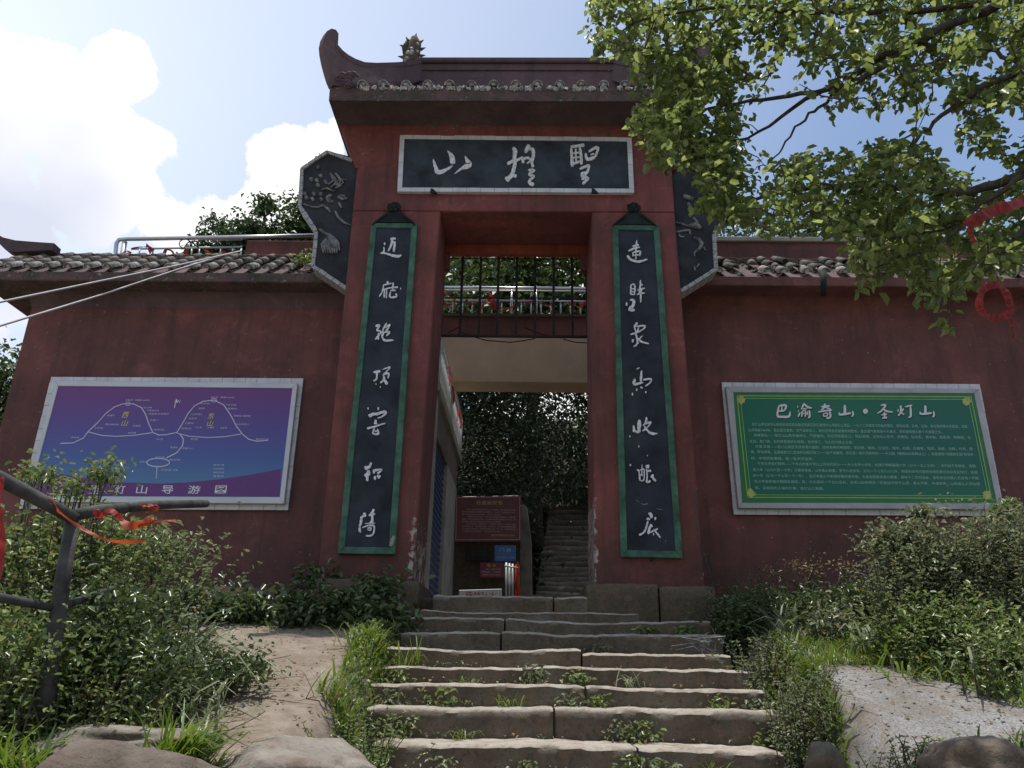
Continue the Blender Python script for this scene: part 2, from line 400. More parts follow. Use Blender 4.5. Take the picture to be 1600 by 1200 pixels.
def hill(x, y):
    """the wooded slope that climbs behind the gate"""
    z0 = stepZ[-1]-.02
    if y > 14.5:
        up = (y-14.5)*.62; side = max(0, abs(x)-12)
        z = z0 + min(up, 9+.10*(y-14.5))
        if y < 21 and .1 < x < 2.2: z = z0 + (y-14.5)*.40
        z += noise.noise(Vector((x*.12, y*.12, 3)))*1.2*min(1, (y-14.5)/6)
        if x < -7: z -= min(1, (-7-x)/8)*min(7, (y-14.5)*.5)
        return z
    if x < -7.2 and y > 6: return ground_z(-7.2, y) - min(1.2, (-7.2-x)*.3)
    return ground_z(x, y)
def groundmat():
    t = NT('path_soil_and_gravel'); xs = sep(t)
    a = t.noise(1.3, 6, .6); b = t.noise(9, 8, .7); c = t.noise(60, 4, .6)
    sand = t.ramp(b, [(.3, (.17, .135, .105)), (.7, (.31, .26, .21))])
    gv = t.node('ShaderNodeTexVoronoi'); gv.inputs['Scale'].default_value = 75; t.l.new(t.coord(), gv.inputs['Vector'])
    hs = t.node('ShaderNodeHueSaturation'); hs.inputs['Saturation'].default_value = .10; hs.inputs['Value'].default_value = .8; t.l.new(gv.outputs['Color'], hs.inputs['Color'])
    grav = t.mix(.60, hs.outputs[0], (.120, .112, .102)); grav = t.mix(t.ramp(gv.outputs['Distance'], [(.0, (0, 0, 0)), (.9, (.6, .6, .6))]), grav, (.13, .12, .12))
    right = t.math('MULTIPLY', t.math('SUBTRACT', t.math('ADD', xs[0], t.math('MULTIPLY', a, .6)), 2.35), 3, clamp=True)
    for e in (t.math('SUBTRACT', t.math('ADD', xs[1], t.math('MULTIPLY', a, .8)), 5.2), t.math('SUBTRACT', 7.6, t.math('ADD', xs[1], t.math('MULTIPLY', a, .8)))):
        right = t.math('MULTIPLY', right, t.math('MULTIPLY', e, 3, clamp=True))
    gp = t.math('MULTIPLY', right, t.ramp(a, [(.36, (.55, .55, .55)), (.52, (1, 1, 1))]))
    soil = t.math('MULTIPLY', t.math('SUBTRACT', xs[0], 1.9), 4, clamp=True)
    sand = t.mix(soil, sand, t.ramp(b, [(.3, (.07, .055, .038)), (.7, (.16, .13, .09))]))
    col = t.mix(gp, sand, grav)
    col = t.mix(t.ramp(t.noise(2.2, 6, .7, dist=.8), [(.42, (.5, .5, .5)), (.55, (0, 0, 0))]), col, (.16, .125, .09))
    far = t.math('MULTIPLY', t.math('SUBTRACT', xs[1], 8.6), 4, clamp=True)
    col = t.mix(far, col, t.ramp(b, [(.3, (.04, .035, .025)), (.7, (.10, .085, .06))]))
    col = t.mix(t.ramp(t.noise(3.5, 5, .7), [(.55, (0, 0, 0)), (.72, (.7, .7, .7))]), col, (.13, .11, .065))
    col = t.mix(t.ramp(c, [(.66, (0, 0, 0)), (.70, (.7, .7, .7))]), col, (.08, .06, .04))
    h = t.math('ADD', t.math('MULTIPLY', b, .7), t.math('MULTIPLY', t.math('ADD', gv.outputs['Distance'], c), .35))
    t.bump(h, .55, .012)
    return t.base(col, .95, spec=.15)
xsn = np.unique(np.concatenate([np.linspace(-150, -10, 20), np.arange(-10, 8, .12), np.linspace(8, 150, 20)]))
ysn = np.unique(np.concatenate([np.linspace(-60, 2, 12), np.arange(2, 14.6, .10), np.arange(14.6, 24, .5), np.linspace(24, 400, 30)]))
gv = [(x, y, hill(x, y)) for y in ysn for x in xsn]; nx = len(xsn)
gf = [(j*nx+i, j*nx+i+1, (j+1)*nx+i+1, (j+1)*nx+i) for j in range(len(ysn)-1) for i in range(nx-1)]
m_ground = groundmat()
gm = mesh('ground', gv, gf, True)
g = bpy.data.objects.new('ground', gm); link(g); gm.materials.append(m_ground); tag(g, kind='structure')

# stones scattered on the paths
def rock_mesh(name, seed, sub=2):
    bm = bmesh.new(); bmesh.ops.create_icosphere(bm, subdivisions=sub, radius=1)
    for v in bm.verts:
        p = v.co.copy(); d = noise.noise(p*1.3+Vector((seed*7.1, 0, 0)))*.35 + noise.noise(p*3.1+Vector((0, seed*3.3, 0)))*.12
        if sub > 2: d += noise.noise(p*7+Vector((0, 0, seed)))*.05
        v.co = p*(1+d)
    me = bpy.data.meshes.new(name); bm.to_mesh(me); bm.free(); me.shade_smooth(); return me
m_pebble = tilemat('pale_mixed_pebbles', (.36, .34, .31), (.26, .24, .22), (.42, .36, .30)) if False else simple('pale_mixed_pebbles', (.24, .225, .20), .9, var=.3, scale=60, bump=.3)
rnd = random.Random(5)
peb = MB(); prot = [rock_mesh('pebble_source', i, 1) for i in range(4)]
for i in range(900):
    if i % 3: px, y = rnd.uniform(1230, 1600), rnd.uniform(5.0, 7.7)
    else: px, y = rnd.uniform(120, 600), rnd.uniform(4.4, 8.3)
    x = X(px, y, 1080); s = rnd.choice([.004, .005, .006, .008, .011]); me = prot[i % 4]
    z = ground_z(x, y); a = rnd.uniform(0, 6.3)
    Mx = Matrix.Translation((x, y, z+s*.2)) @ Matrix.Rotation(a, 4, 'Z') @ Matrix.Diagonal((s*1.3, s, s*.7, 1))
    peb.add([Mx @ v.co for v in me.vertices], [tuple(p.vertices) for p in me.polygons])
o = peb.build('gravel', m_pebble, None, True); tag(o, kind='stuff')

# ------------------------------------------------------------------ stone steps
def rough_block(name, x0, x1, y0, y1, z0, z1, seed, parent, mat, amp=.012, nx=None, round_=.035, wave=.018):
    """a dressed block: front and top worn round, edges wavy"""
    nx = nx or max(4, int((x1-x0)/.045)); prof = [(.25, 0), (.12, .35), (0, .72), (0, .90), (.45, 1.0), (None, 1.0)]
    V, Fc = [], []
    rng = random.Random(seed)
    for i in range(nx+1):
        t = i/nx; x = x0+(x1-x0)*t; e = min(t, 1-t)*nx
        pull = .009 if e < .5 else 0
        wv = noise.noise(Vector((x*1.1, seed*3.7, 0)))*wave*1.6+noise.noise(Vector((x*4, seed*1.7, 5)))*wave*.6+noise.noise(Vector((x*15, seed*1.7, 5)))*wave*.30
        wy = noise.noise(Vector((x*1.4, seed*5.1, 9)))*wave*1.5+noise.noise(Vector((x*7, seed*5.1, 9)))*wave*.6+noise.noise(Vector((x*19, seed*5.1, 9)))*wave*.40-max(0, noise.noise(Vector((x*2.3, seed*9.1, 2)))-.25)*-.09*(1 if wave > .01 else 0)
        for j, (a, b) in enumerate(prof):
            y = y1 if a is None else y0+a*round_*2+pull+wy*(1 if a is not None and a < 1 else .4)
            z = z0+(z1-z0)*b + (wv if b > .3 else 0) - (pull*.8 if b > .9 else 0)
            nn = noise.noise(Vector((x*9, y*9, z*9+seed)))*amp+noise.noise(Vector((x*23, y*23, z*23+seed)))*amp*.6
            V.append((x + (.0 if 0 < i < nx else (.008 if i == 0 else -.008)), y+nn, z+nn*.6 if b > 0 else z))
    m = len(prof)
    for i in range(nx):
        for j in range(m-1): Fc.append((i*m+j, (i+1)*m+j, (i+1)*m+j+1, i*m+j+1))
    for i in (0, nx):
        c = list(range(i*m, i*m+m)); V.append((V[c[0]][0], y1, z0)); Fc.append(tuple(c+[len(V)-1]) if i else tuple((c+[len(V)-1])[::-1]))
    me = mesh(name, V, Fc, True); me.materials.append(mat)
    try: me.set_sharp_from_angle(angle=R(50))
    except Exception: pass
    return place(me, name, parent)
st = bpy.data.objects.new('stone_steps', None); link(st); st.location = (W(900, 1109, 6.5).x, 4.2, .4); WM[st] = Matrix.Translation(st.location)
tag(st, kind='structure')
for k, (py, y, xa, xb, joints) in enumerate(STEPS):
    cuts = [xa]+joints+[xb]; yb = (STEPS[k-1][1] if k else 9.1)+.06
    zt = Z(py, y, 900); zb = Z(STEPS[k+1][0], STEPS[k+1][1], 900)-.06 if k+1 < len(STEPS) else zt-.2
    for i in range(len(cuts)-1):
        x0, x1 = X(cuts[i], y, py)+.001, X(cuts[i+1], y, py)-.001
        dz = (i*.012 if k % 2 else -i*.012)
        rough_block('step_stone', x0, x1, y, yb, zb, zt+dz, k*3+i+1, st, m_step)

# paved passage floor
land = bpy.data.objects.new('passage_floor', None); link(land); land.location = (0, 11, stepZ[-1]); WM[land] = Matrix.Translation(land.location); tag(land, kind='structure')
for j in range(5):
    for i in range(4):
        x0 = X(645, 9)-.2+i*.62; y0 = 9.15+j*1.05
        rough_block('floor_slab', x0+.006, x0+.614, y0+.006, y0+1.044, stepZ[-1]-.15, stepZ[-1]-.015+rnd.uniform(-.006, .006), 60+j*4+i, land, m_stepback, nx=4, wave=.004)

# ------------------------------------------------------------------ roof tiles
def cap_tile_mesh(L, r0, r1, closed=False, th=.014):
    """half-round tile, axis along +Y, lower end at y=0"""
    V, Fc = [], []; n = 7
    for y, r in ((0, r0), (L, r1)):
        for q in (r, r-th):
            for i in range(n+1):
                a = math.pi*i/n; V.append((math.cos(a)*q, y, math.sin(a)*q*1.0))
    m = n+1
    for i in range(n):
        Fc += [(i, i+1, 2*m+i+1, 2*m+i), (m+i+1, m+i, 3*m+i, 3*m+i+1), (i+1, i, m+i, m+i+1)]
    if closed: V += [(0, .012, 0)]; Fc += [(m+i, m+i+1, len(V)-1) for i in range(n)]
    me = mesh('cap_tile', V, Fc, True)
    return me
def pan_tile_mesh(L, w, d, th=.014):
    V, Fc = [], []; n = 6
    for y in (0, L):
        for q in (0, th):
            for i in range(n+1):
                t = -1+2*i/n; V.append((t*w/2, y, -d*(1-t*t)-q))
    m = n+1
    for i in range(n):
        Fc += [(i, 2*m+i, 2*m+i+1, i+1), (m+i, m+i+1, 3*m+i+1, 3*m+i), (i, i+1, m+i+1, m+i)]
    return mesh('pan_tile', V, Fc, True)
capm = [cap_tile_mesh(.31, .066, .056), cap_tile_mesh(.30, .068, .058)]
capend = cap_tile_mesh(.30, .072, .060, True)
panm = pan_tile_mesh(.29, .20, .062)
for me in capm: me.materials.append(m_tile)
capend.materials.append(m_tilec); panm.materials.append(m_tile)
def tile_roof(parent, x0, x1, ye, ze, slope, rows, pitch, seed, front_only=True, step=.22, mess=0.0, ends=True, k=1.0):
    """rows of tiles climbing from the eave; every tile its own part"""
    rg = random.Random(seed); n = int(round((x1-x0)/pitch)); a = slope
    for i in range(n+1):
        x = x0+(x1-x0)*i/n
        for j in range(rows):
            if mess and rg.random() < mess*.5: continue
            jx, jr = rg.gauss(0, .006+mess*.03), rg.gauss(0, .02+mess*.25)
            s = j*step; lift = .012*(1 if j else 1)
            M = Matrix.Translation((x+jx, ye-.02+s*math.cos(a), ze+.05+s*math.sin(a)+.004*(j % 2)+rg.uniform(0, .006))) @ Matrix.Rotation(jr, 4, 'Z') @ Matrix.Rotation(a-.05, 4, 'X') @ Matrix.Diagonal((k, k, k, 1))
            inst(capend if (j == 0 and ends) else capm[(i+j) % 2], 'cap_tile', parent, M)
        if i < n:
            for j in range(rows):
                s = j*step
                M = Matrix.Translation((x+pitch/2+rg.gauss(0, .003+mess*.02), ye-.0+s*math.cos(a), ze+.055+s*math.sin(a)+rg.uniform(0, .004))) @ Matrix.Rotation(rg.gauss(0, .01+mess*.08), 4, 'Z') @ Matrix.Rotation(a-.06, 4, 'X') @ Matrix.Diagonal(((pitch*1.02)/.20, k, k, 1))
                inst(panm, 'pan_tile', parent, M)

# ------------------------------------------------------------------ gate tower
tower = empty('gate_tower', (CXT, 9.5, stepZ[-1]), 'tall dark red plastered gate tower with an upswept tiled roof over the steps', 'gate')
YF, YB = 9.0, 10.0
zt1 = Z(330, YF); zt0 = stepZ[-1]-.1
def quad_prism(name, pts, y0, y1, mat, parent, bevel=.012):
    """pts: photograph corners on the plane y0"""
    P = [W(px, py, y0) for px, py in pts]
    return MB().prism(P, (0, y1-y0, 0)).build(name, mat, parent, bevel=bevel)
def pillar(xo_b, xi_b, xo_t, xi_t):
    P = [Vector((xo_b, YF, zt0)), Vector((xi_b, YF, zt0)), Vector((xi_t, YF, zt1)), Vector((xo_t, YF, zt1))]
    MB().prism(P, (0, YB-YF, 0)).build('pillar', m_red, tower, bevel=.018)
xlo_b, xli_b = X(496, YF, 905), X(645, YF, 905); xlo_t, xli_t = W(551, 330, YF).x, W(688, 330, YF).x
xri_b, xro_b = X(929, YF, 905), X(1101, YF, 905); xri_t, xro_t = W(925, 330, YF).x, W(1054, 330, YF).x
pillar(xlo_b, xli_b, xlo_t, xli_t); pillar(xri_b, xro_b, xri_t, xro_t)
zt2 = Z(258, YF)
MB().box(xlo_t, xro_t, YF+.002, YB-.002, zt1+.001, zt2).build('lintel_beam', m_red, tower, bevel=.012)
# cornice: a cove that flares out on all sides
lv = [(555, 262, 9.0), (547, 240, 8.985), (538, 215, 8.955), (530, 196, 8.88), (524, 180, 8.76), (519, 167, 8.60), (516, 159, 8.40)]
ring = []
for px, py, y in lv:
    p = W(px, py, y); hw = CXT-p.x; ring.append((hw, y, p.z))
def flare(rings, yc, name, mat, parent):
    V, Fc = [], []
    for hw, y, z in rings:
        yb = 2*yc-y; V += [(CXT-hw, y, z), (CXT+hw, y, z), (CXT+hw, yb, z), (CXT-hw, yb, z)]
    for i in range(len(rings)-1):
        for j in range(4): Fc.append((i*4+j, i*4+(j+1) % 4, (i+1)*4+(j+1) % 4, (i+1)*4+j))
    Fc += [(3, 2, 1, 0), tuple(range(len(V)-4, len(V)))]
    me = mesh(name, V, Fc); me.materials.append(mat)
    try: me.shade_smooth(); me.set_sharp_from_angle(angle=R(35))
    except Exception: pass
    return place(me, name, parent)
flare(ring[:4], 9.5, 'upper_wall', m_red, tower)
flare([(a+.002, b-.002, c+(.002 if i == 0 else 0)) for i, (a, b, c) in enumerate(ring[3:])], 9.5, 'cornice', m_cornice, tower)
hwE, yE, zE = ring[-1]; zF = Z(139, yE)
flare([(hwE+.015, yE-.02, zE+.004), (hwE+.02, yE-.03, zF)], 9.5, 'eave_fascia', m_eave, tower)
slope = R(33); zR = zF+(9.5-yE)*math.tan(slope)
# roof bed under the tiles
V = [(CXT-hwE, yE, zF), (CXT+hwE, yE, zF), (CXT+hwE, 19-yE, zF), (CXT-hwE, 19-yE, zF), (CXT-hwE+.55, 9.5, zR), (CXT+hwE-.55, 9.5, zR)]
me = mesh('roof_bed', [(x, y, z+.008) for x, y, z in V], [(0, 1, 5, 4), (1, 2, 5), (2, 3, 4, 5), (3, 0, 4), (3, 2, 1, 0)]); place(me, 'roof_bed', tower, m_cornice)
pitchT = (W(775, 130, yE).x-W(741, 130, yE).x)
tile_roof(tower, CXT-hwE+.42, CXT+hwE-.42, yE, zF-.01, slope, 3, pitchT, 3, step=.24)
mb = MB()
for i in range(170):
    x = rnd.uniform(CXT-hwE+.35, CXT+hwE-.35); me_ = prot[i % 4]; q = rnd.uniform(.010, .030)
    mb.add([Vector((x, yE-.035+rnd.uniform(-.01, .02), zF+rnd.uniform(-.05, .02)))+Vector((v.co.x*q*1.5, v.co.y*q*.6, v.co.z*q)) for v in me_.vertices], [tuple(f.vertices) for f in me_.polygons])
mb.build('lime_mortar', m_tilec, tower)['kind'] = 'stuff'
# ridge wall with mouldings
rx0, rx1 = W(655, 90, 9.5).x, 2*CXT-W(655, 90, 9.5).x
zr0, zr1 = zR-.05, Z(92, 9.38)
MB().box(rx0, rx1, 9.38, 9.62, zr0, zr1-.10).build('ridge_wall', m_cornice, tower)
MB().box(rx0-.02, rx1+.02, 9.33, 9.67, zr1-.098, zr1).build('ridge_coping', m_cornice, tower, bevel=.02)
MB().box(rx0, rx1, 9.355, 9.645, zr1-.24, zr1-.20).build('ridge_moulding', m_cornice, tower, bevel=.008)
# hip ridges that sweep up to horns
def horn(sx, sy):
    """hip wall from ridge end to eave corner; drawn once for the front left, mirrored for the others"""
    top = [(658, 95), (640, 99), (615, 101), (584, 102), (566, 101), (552, 96), (541, 90), (532, 83), (525, 75), (521, 68), (523, 62), (526, 56), (522, 50), (515, 48), (508, 52)]
    bot = [(503, 62), (501, 72), (502, 84), (505, 99), (509, 114), (513, 127), (517, 136), (530, 139), (560, 139), (600, 139), (640, 134), (658, 128)]
    def yy(px): return float(np.interp(px, [500, 517, 658], [8.30, 8.36, 9.42]))
    pts = [W(px, py, yy(px)) for px, py in top+bot]
    P = []
    for p in pts:
        q = Vector((p.x-CXT, p.y-9.5, p.z)); P.append(Vector((CXT+q.x*sx, 9.5+q.y*sy, q.z)))
    d = (P[0]-P[14]); d.z = 0; d.normalize(); nrm = Vector((-d.y, d.x, 0))*.055
    n = len(P)
    V = [p-nrm for p in P]+[p+nrm for p in P]
    c0 = sum(P, Vector())/n
    bm = bmesh.new(); vs = [bm.verts.new(v) for v in V]
    bm.faces.new(vs[:n]); bm.faces.new(vs[n:][::-1])
    for i in range(n): bm.faces.new((vs[i], vs[n+i], vs[n+(i+1) % n], vs[(i+1) % n]))
    bmesh.ops.triangulate(bm, faces=[f for f in bm.faces if len(f.verts) > 4]); bmesh.ops.recalc_face_normals(bm, faces=bm.faces)
    me = bpy.data.meshes.new('hip_horn'); bm.to_mesh(me); bm.free()
    hh = place(me, 'hip_horn', tower, m_cornice)
    mb = MB()                                    # raised moulding along the curve
    for a, b in zip(P[:9], P[1:10]):
        e = Vector((0, 0, -.085)); o1 = nrm*1.25
        mb.add([a-o1+e, b-o1+e, b-o1, a-o1, a+o1+e, b+o1+e, b+o1, a+o1], [(0, 1, 2, 3), (7, 6, 5, 4), (3, 2, 6, 7), (0, 4, 5, 1)])
    mb.build('curved_moulding', m_cornice, hh)
for sx, sy in ((1, 1), (-1, 1), (1, -1), (-1, -1)): horn(sx, sy)
# weathered scroll work on the corners
for s in (1, -1):
    mb = MB()
    for k in range(9):
        px, py = rnd.uniform(528, 558), rnd.uniform(116, 138); p = W(px, py, 8.34); p.x = CXT-(CXT-p.x)*s
        q = [p+Vector((.06*math.cos(a)*(1-a/9), -.01, .06*math.sin(a)*(1-a/9))) for a in np.arange(0, 6, .7)]
        mb.tube(q, [.018*(1-i/12) for i in range(len(q))], 5)
    mb.build('scroll_relief', m_cornice, tower, True)
# plaster patch fallen from the cove shows old yellow paint
P = [W(px, py, y) for px, py, y in ((618, 160, 8.47), (662, 159, 8.45), (656, 172, 8.66), (645, 178, 8.74), (636, 179, 8.76), (626, 171, 8.66))]
MB().prism([p+Vector((0, -.03, -.015)) for p in P], (0, .02, 0)).build('bare_plaster_patch', simple('old_yellow_plaster', (.16, .13, .06), .9, bump=.3), tower)
# small wall bracket stubs under the cove
for px in (675, 712, 760, 845, 905, 950):
    p = W(px, 196, 8.89); MB().box(p.x-.10, p.x+.10, 8.86, 8.93, p.z-.03, p.z+.03).build('cove_stub', m_cornice, tower, bevel=.02)
# inner header with stepped brackets at the back of the passage, visible above the grille
hx0, hx1 = W(690, 400, 10.0).x-.02, W(919, 400, 10.0).x+.02
zh0 = Z(396, YB-.12); zh2 = Z(421, YB-.12)
MB().box(xli_t-.01, xri_t+.01, YB-.12, YB-.02, zh0, zt1-.001).build('inner_header', m_orange, tower)
for a, b in ((hx0-.05, W(703, 400, YB-.12).x), (W(907, 400, YB-.12).x, hx1+.05)):
    MB().box(a, b, YB-.122, YB-.02, zh2, zh0-.001).build('header_bracket', m_red, tower, bevel=.01)
# base stones
for n, (xa, xb, ya) in enumerate(((490, 655, 907), (916, 1118, 910))):
    zt = Z(ya, 8.86); zb = zt-.55
    xs_ = [X(xa, 8.86, ya), X(xb, 8.86, ya)]
    mid = xs_[0]+(xs_[1]-xs_[0])*.56
    rough_block('base_stone', xs_[0], mid-.004, 8.86, 10.1, zb, zt, 90+n, tower, m_base, round_=.03)
    rough_block('base_stone', mid+.004, xs_[1], 8.865, 10.1, zb, zt-.012, 95+n, tower, m_base, round_=.03)

# ridge beasts
def beast(x, label):
    t = empty('ridge_beast', (x, 9.5, zr1), label, 'roof ornament', 'roof beasts on the ridge ends')
    rg = random.Random(int(x*100)); s = .0088*1.0
    body = MB(); z0 = zr1-.06
    body.tube([(x-.02, 9.5, z0-.12), (x-.03, 9.48, z0+.10), (x+.0, 9.46, z0+.26), (x+.03, 9.44, z0+.42), (x+.02, 9.40, z0+.52)], [.13, .125, .12, .10, .05], 9)
    body.tube([(x-.10, 9.46, z0+.20), (x-.12, 9.42, z0+.32), (x-.08, 9.38, z0+.40)], [.05, .055, .03], 7)
    o = body.build('body', m_base, t, True)
    sp = MB()
    for k, (dx, dz, an) in enumerate([(.13, .05, -10), (.15, .14, 5), (.15, .24, 20), (.12, .34, 40), (.03, .42, 80), (-.10, .37, 120), (-.16, .28, 160), (-.17, .12, 175), (-.16, .02, 170), (.0, .2, 60)]):
        a = R(an); p = Vector((x+dx*.8, 9.45, z0+dz*1.3)); sp.tube([p, p+Vector((math.cos(a)*.09, -.01, math.sin(a)*.09))], [.032, .004], 5)
    sp.build('spines', m_base, t)['kind'] = 'stuff'
    kn = MB()
    for k in range(14):
        a, zz = rg.uniform(-1.6, 1.6), rg.uniform(.02, .36); p = Vector((x+math.sin(a)*.11, 9.46-math.cos(a)*.10, z0+zz))
        me = prot[k % 4]; q = .035
        kn.add([p+v.co*q for v in me.vertices], [tuple(f.vertices) for f in me.polygons])
    kn.build('scales', m_porc, t, True)['kind'] = 'stuff'
xb = W(645, 90, 9.5).x
beast(xb, 'spiny grey ceramic beast on the left end of the roof ridge, against open sky')
beast(2*CXT-xb, 'spiny grey beast on the right end of the ridge, mostly behind the leaves')

# ------------------------------------------------------------------ wings
def wing(side):
    lab = 'long dark red wall to the left of the gate, with a purple map board' if side < 0 else 'long dark red wall to the right of the gate, shaded, with a green notice board'
    YW = 9.75
    if side < 0: xo = W(46, 493, YW).x; xi = xlo_t+.12
    else: xi = xro_t-.12; xo = W(1690, 500, YW).x
    t = empty('wing_wall', ((xo+xi)/2, YW+.2, 2.3), lab, 'wall')
    cx = (xo+xi)/2; s = side
    zb, zc = 2.0, Z(482, YW, 300)
    MB().box(min(xo, xi), max(xo, xi), YW, YW+.9, zb, zc+.05).build('wall', m_redwall, t)
    # cove that flares forward (and sideways at the free end)
    lv = [(0, 482, YW-.004), (.03, 470, YW-.03), (.10, 460, YW-.09), (.22, 451, YW-.18), (.38, 444, YW-.30), (.55, 440, YW-.42)]
    V, Fc = [], []
    for fl, py, y in lv:
        z = Z(py, y, 300); e = xo+s*fl*1.0
        V += [(e, y, z), (xi, y, z), (xi, YW+1.3, z), (e, YW+.9+(YW-y), z)]
    for i in range(len(lv)-1):
        for j in range(4): Fc.append((i*4+j, i*4+(j+1) % 4, (i+1)*4+(j+1) % 4, (i+1)*4+j))
    Fc.append(tuple(range(len(V)-4, len(V))))
    bm = bmesh.new(); me = mesh('cornice', V, Fc); bm.from_mesh(me); bmesh.ops.recalc_face_normals(bm, faces=bm.faces); bm.to_mesh(me); bm.free()
    me.shade_smooth(); me.set_sharp_from_angle(angle=R(35)); place(me, 'cornice', t, m_cornice if s < 0 else m_redwall)
    ye = YW-.44; ze = Z(440, ye, 300); zf = Z(425, ye, 300); e = xo+s*.57
    MB().box(min(e, xi), max(e, xi), ye, YW+1.3, ze+.003, zf).build('eave_fascia', m_eave if s < 0 else m_redwall, t, bevel=.012)
    a = R(39); run = .86
    V = [(xi, ye+.02, zf+.004), (e, ye+.02, zf+.004), (e, ye+.02+run, zf+run*math.tan(a)), (xi, ye+.02+run, zf+run*math.tan(a)), (e, ye+1.75, zf+.004), (xi, ye+1.75, zf+.004)]
    place(mesh('roof_bed', V, [(0, 1, 2, 3), (3, 2, 4, 5), (1, 4, 2), (0, 3, 5)]), 'roof_bed', t, m_cornice)
    x0, x1 = sorted((e-s*.15, xi-s*-.1))
    if s < 0: tile_roof(t, x0, xlo_t-.05, ye, zf-.01, a, 4, .285, 11, mess=.04, step=.265, k=1.0)
    else: tile_roof(t, xro_t+.05, x1, ye, zf-.01, a, 4, .285, 12, mess=.5, step=.265, k=1.05)
    # ridge
    zr = zf+run*math.tan(a); pts = []
    rm = MB(); n = 60
    for i in range(n):
        xa, xb_ = x0+(x1-x0)*i/n, x0+(x1-x0)*(i+1)/n-.008
        j = rnd.uniform(-.01, .01)
        rm.box(xa, xb_, ye+run-.09, ye+run+.13, zr-.08, zr+.03+j)
    rm.build('ridge_tiles', m_base, t, bevel=.006)['kind'] = 'stuff'
    # upswept corner
    pr = [(e+s*.60, .50), (e+s*.40, .27), (e+s*.20, .15), (e-s*.0, .10), (e-s*.3, .075), (e-s*.6, .055), (e-s*.6, -.06), (e, -.10), (e+s*.12, -.05), (e+s*.35, .15)]
    P = [Vector((x, ye+run*.6, zr+dz)) for x, dz in pr]
    bm = bmesh.new(); nn = len(P); vs = [bm.verts.new(p+Vector((0, dy, 0))) for dy in (0, .18) for p in P]
    bm.faces.new(vs[:nn]); bm.faces.new(vs[nn:][::-1])
    for i in range(nn): bm.faces.new((vs[i], vs[nn+i], vs[nn+(i+1) % nn], vs[(i+1) % nn]))
    bmesh.ops.triangulate(bm, faces=[f for f in bm.faces if len(f.verts) > 4]); bmesh.ops.recalc_face_normals(bm, faces=bm.faces)
    me = bpy.data.meshes.new('corner_horn'); bm.to_mesh(me); bm.free(); place(me, 'corner_horn', t, m_cornice)
    return t
wl_, wr_ = wing(-1), wing(1)
# low stone ledges before the wing walls
led = empty('stone_ledge', (W(420, 930, 8.75).x, 8.9, 2.0), 'low mossy stone ledge along the foot of the left red wall', 'ledge')
for i, (xa, xb_, py, y) in enumerate(((250, 330, 917, 8.8), (331, 432, 917, 8.78), (433, 505, 938, 8.7), (506, 600, 940, 8.7))):
    rough_block('ledge_stone', X(xa, y, 920), X(xb_, y, 920)-.01, y, 9.76, 1.7, Z(py, y, 400), 120+i, led, m_base, round_=.03)

# ------------------------------------------------------------------ lettering
def text_mesh(body, shear=0.0, bold=0.0):
    c = bpy.data.curves.new('t', 'FONT'); c.body = body; c.resolution_u = 2; c.shear = shear; c.offset = bold
    o = bpy.data.objects.new('t', c); link(o); dg = bpy.context.evaluated_depsgraph_get()
    me = bpy.data.meshes.new_from_object(o.evaluated_get(dg)); bpy.data.objects.remove(o); bpy.data.curves.remove(c)
    co = np.empty(len(me.vertices)*3, np.float32); me.vertices.foreach_get('co', co); co = co.reshape(-1, 3)
    return me, co
def text_on(name, body, px0, px1, py, hpx, Y, mat, parent, shear=0.0, bold=0.0, fit=True, jitter=0.0, seed=0):
    """flat print spanning px0..px1 with its middle at py on the plane y = Y"""
    me, co = text_mesh(body, shear, bold)
    a, b = W(px0, py, Y), W(px1, py, Y); up, dn = Z(py-hpx/2, Y, (px0+px1)/2), Z(py+hpx/2, Y, (px0+px1)/2)
    lo, hi = co.min(0), co.max(0); sz = (up-dn)
    sx = (b.x-a.x)/(hi[0]-lo[0]) if fit else sz/max(.3, hi[1]-lo[1])
    sy = sz/max(.5, (hi[1]-lo[1]))
    t = (co[:, 0]-lo[0])/(hi[0]-lo[0])
    out = np.empty_like(co); x0 = a.x if fit else (a.x+b.x)/2-sx*(hi[0]-lo[0])/2
    out[:, 0] = x0+(co[:, 0]-lo[0])*sx; out[:, 1] = Y; out[:, 2] = a.z+(b.z-a.z)*t*0+(up+dn)/2-a.z+(co[:, 1]-(lo[1]+hi[1])/2)*sy
    me.vertices.foreach_set('co', out.ravel()); me.update(); me.name = name
    o = place(me, name, parent, mat)
    if len(body) > 1: o['kind'] = 'stuff'
    return o
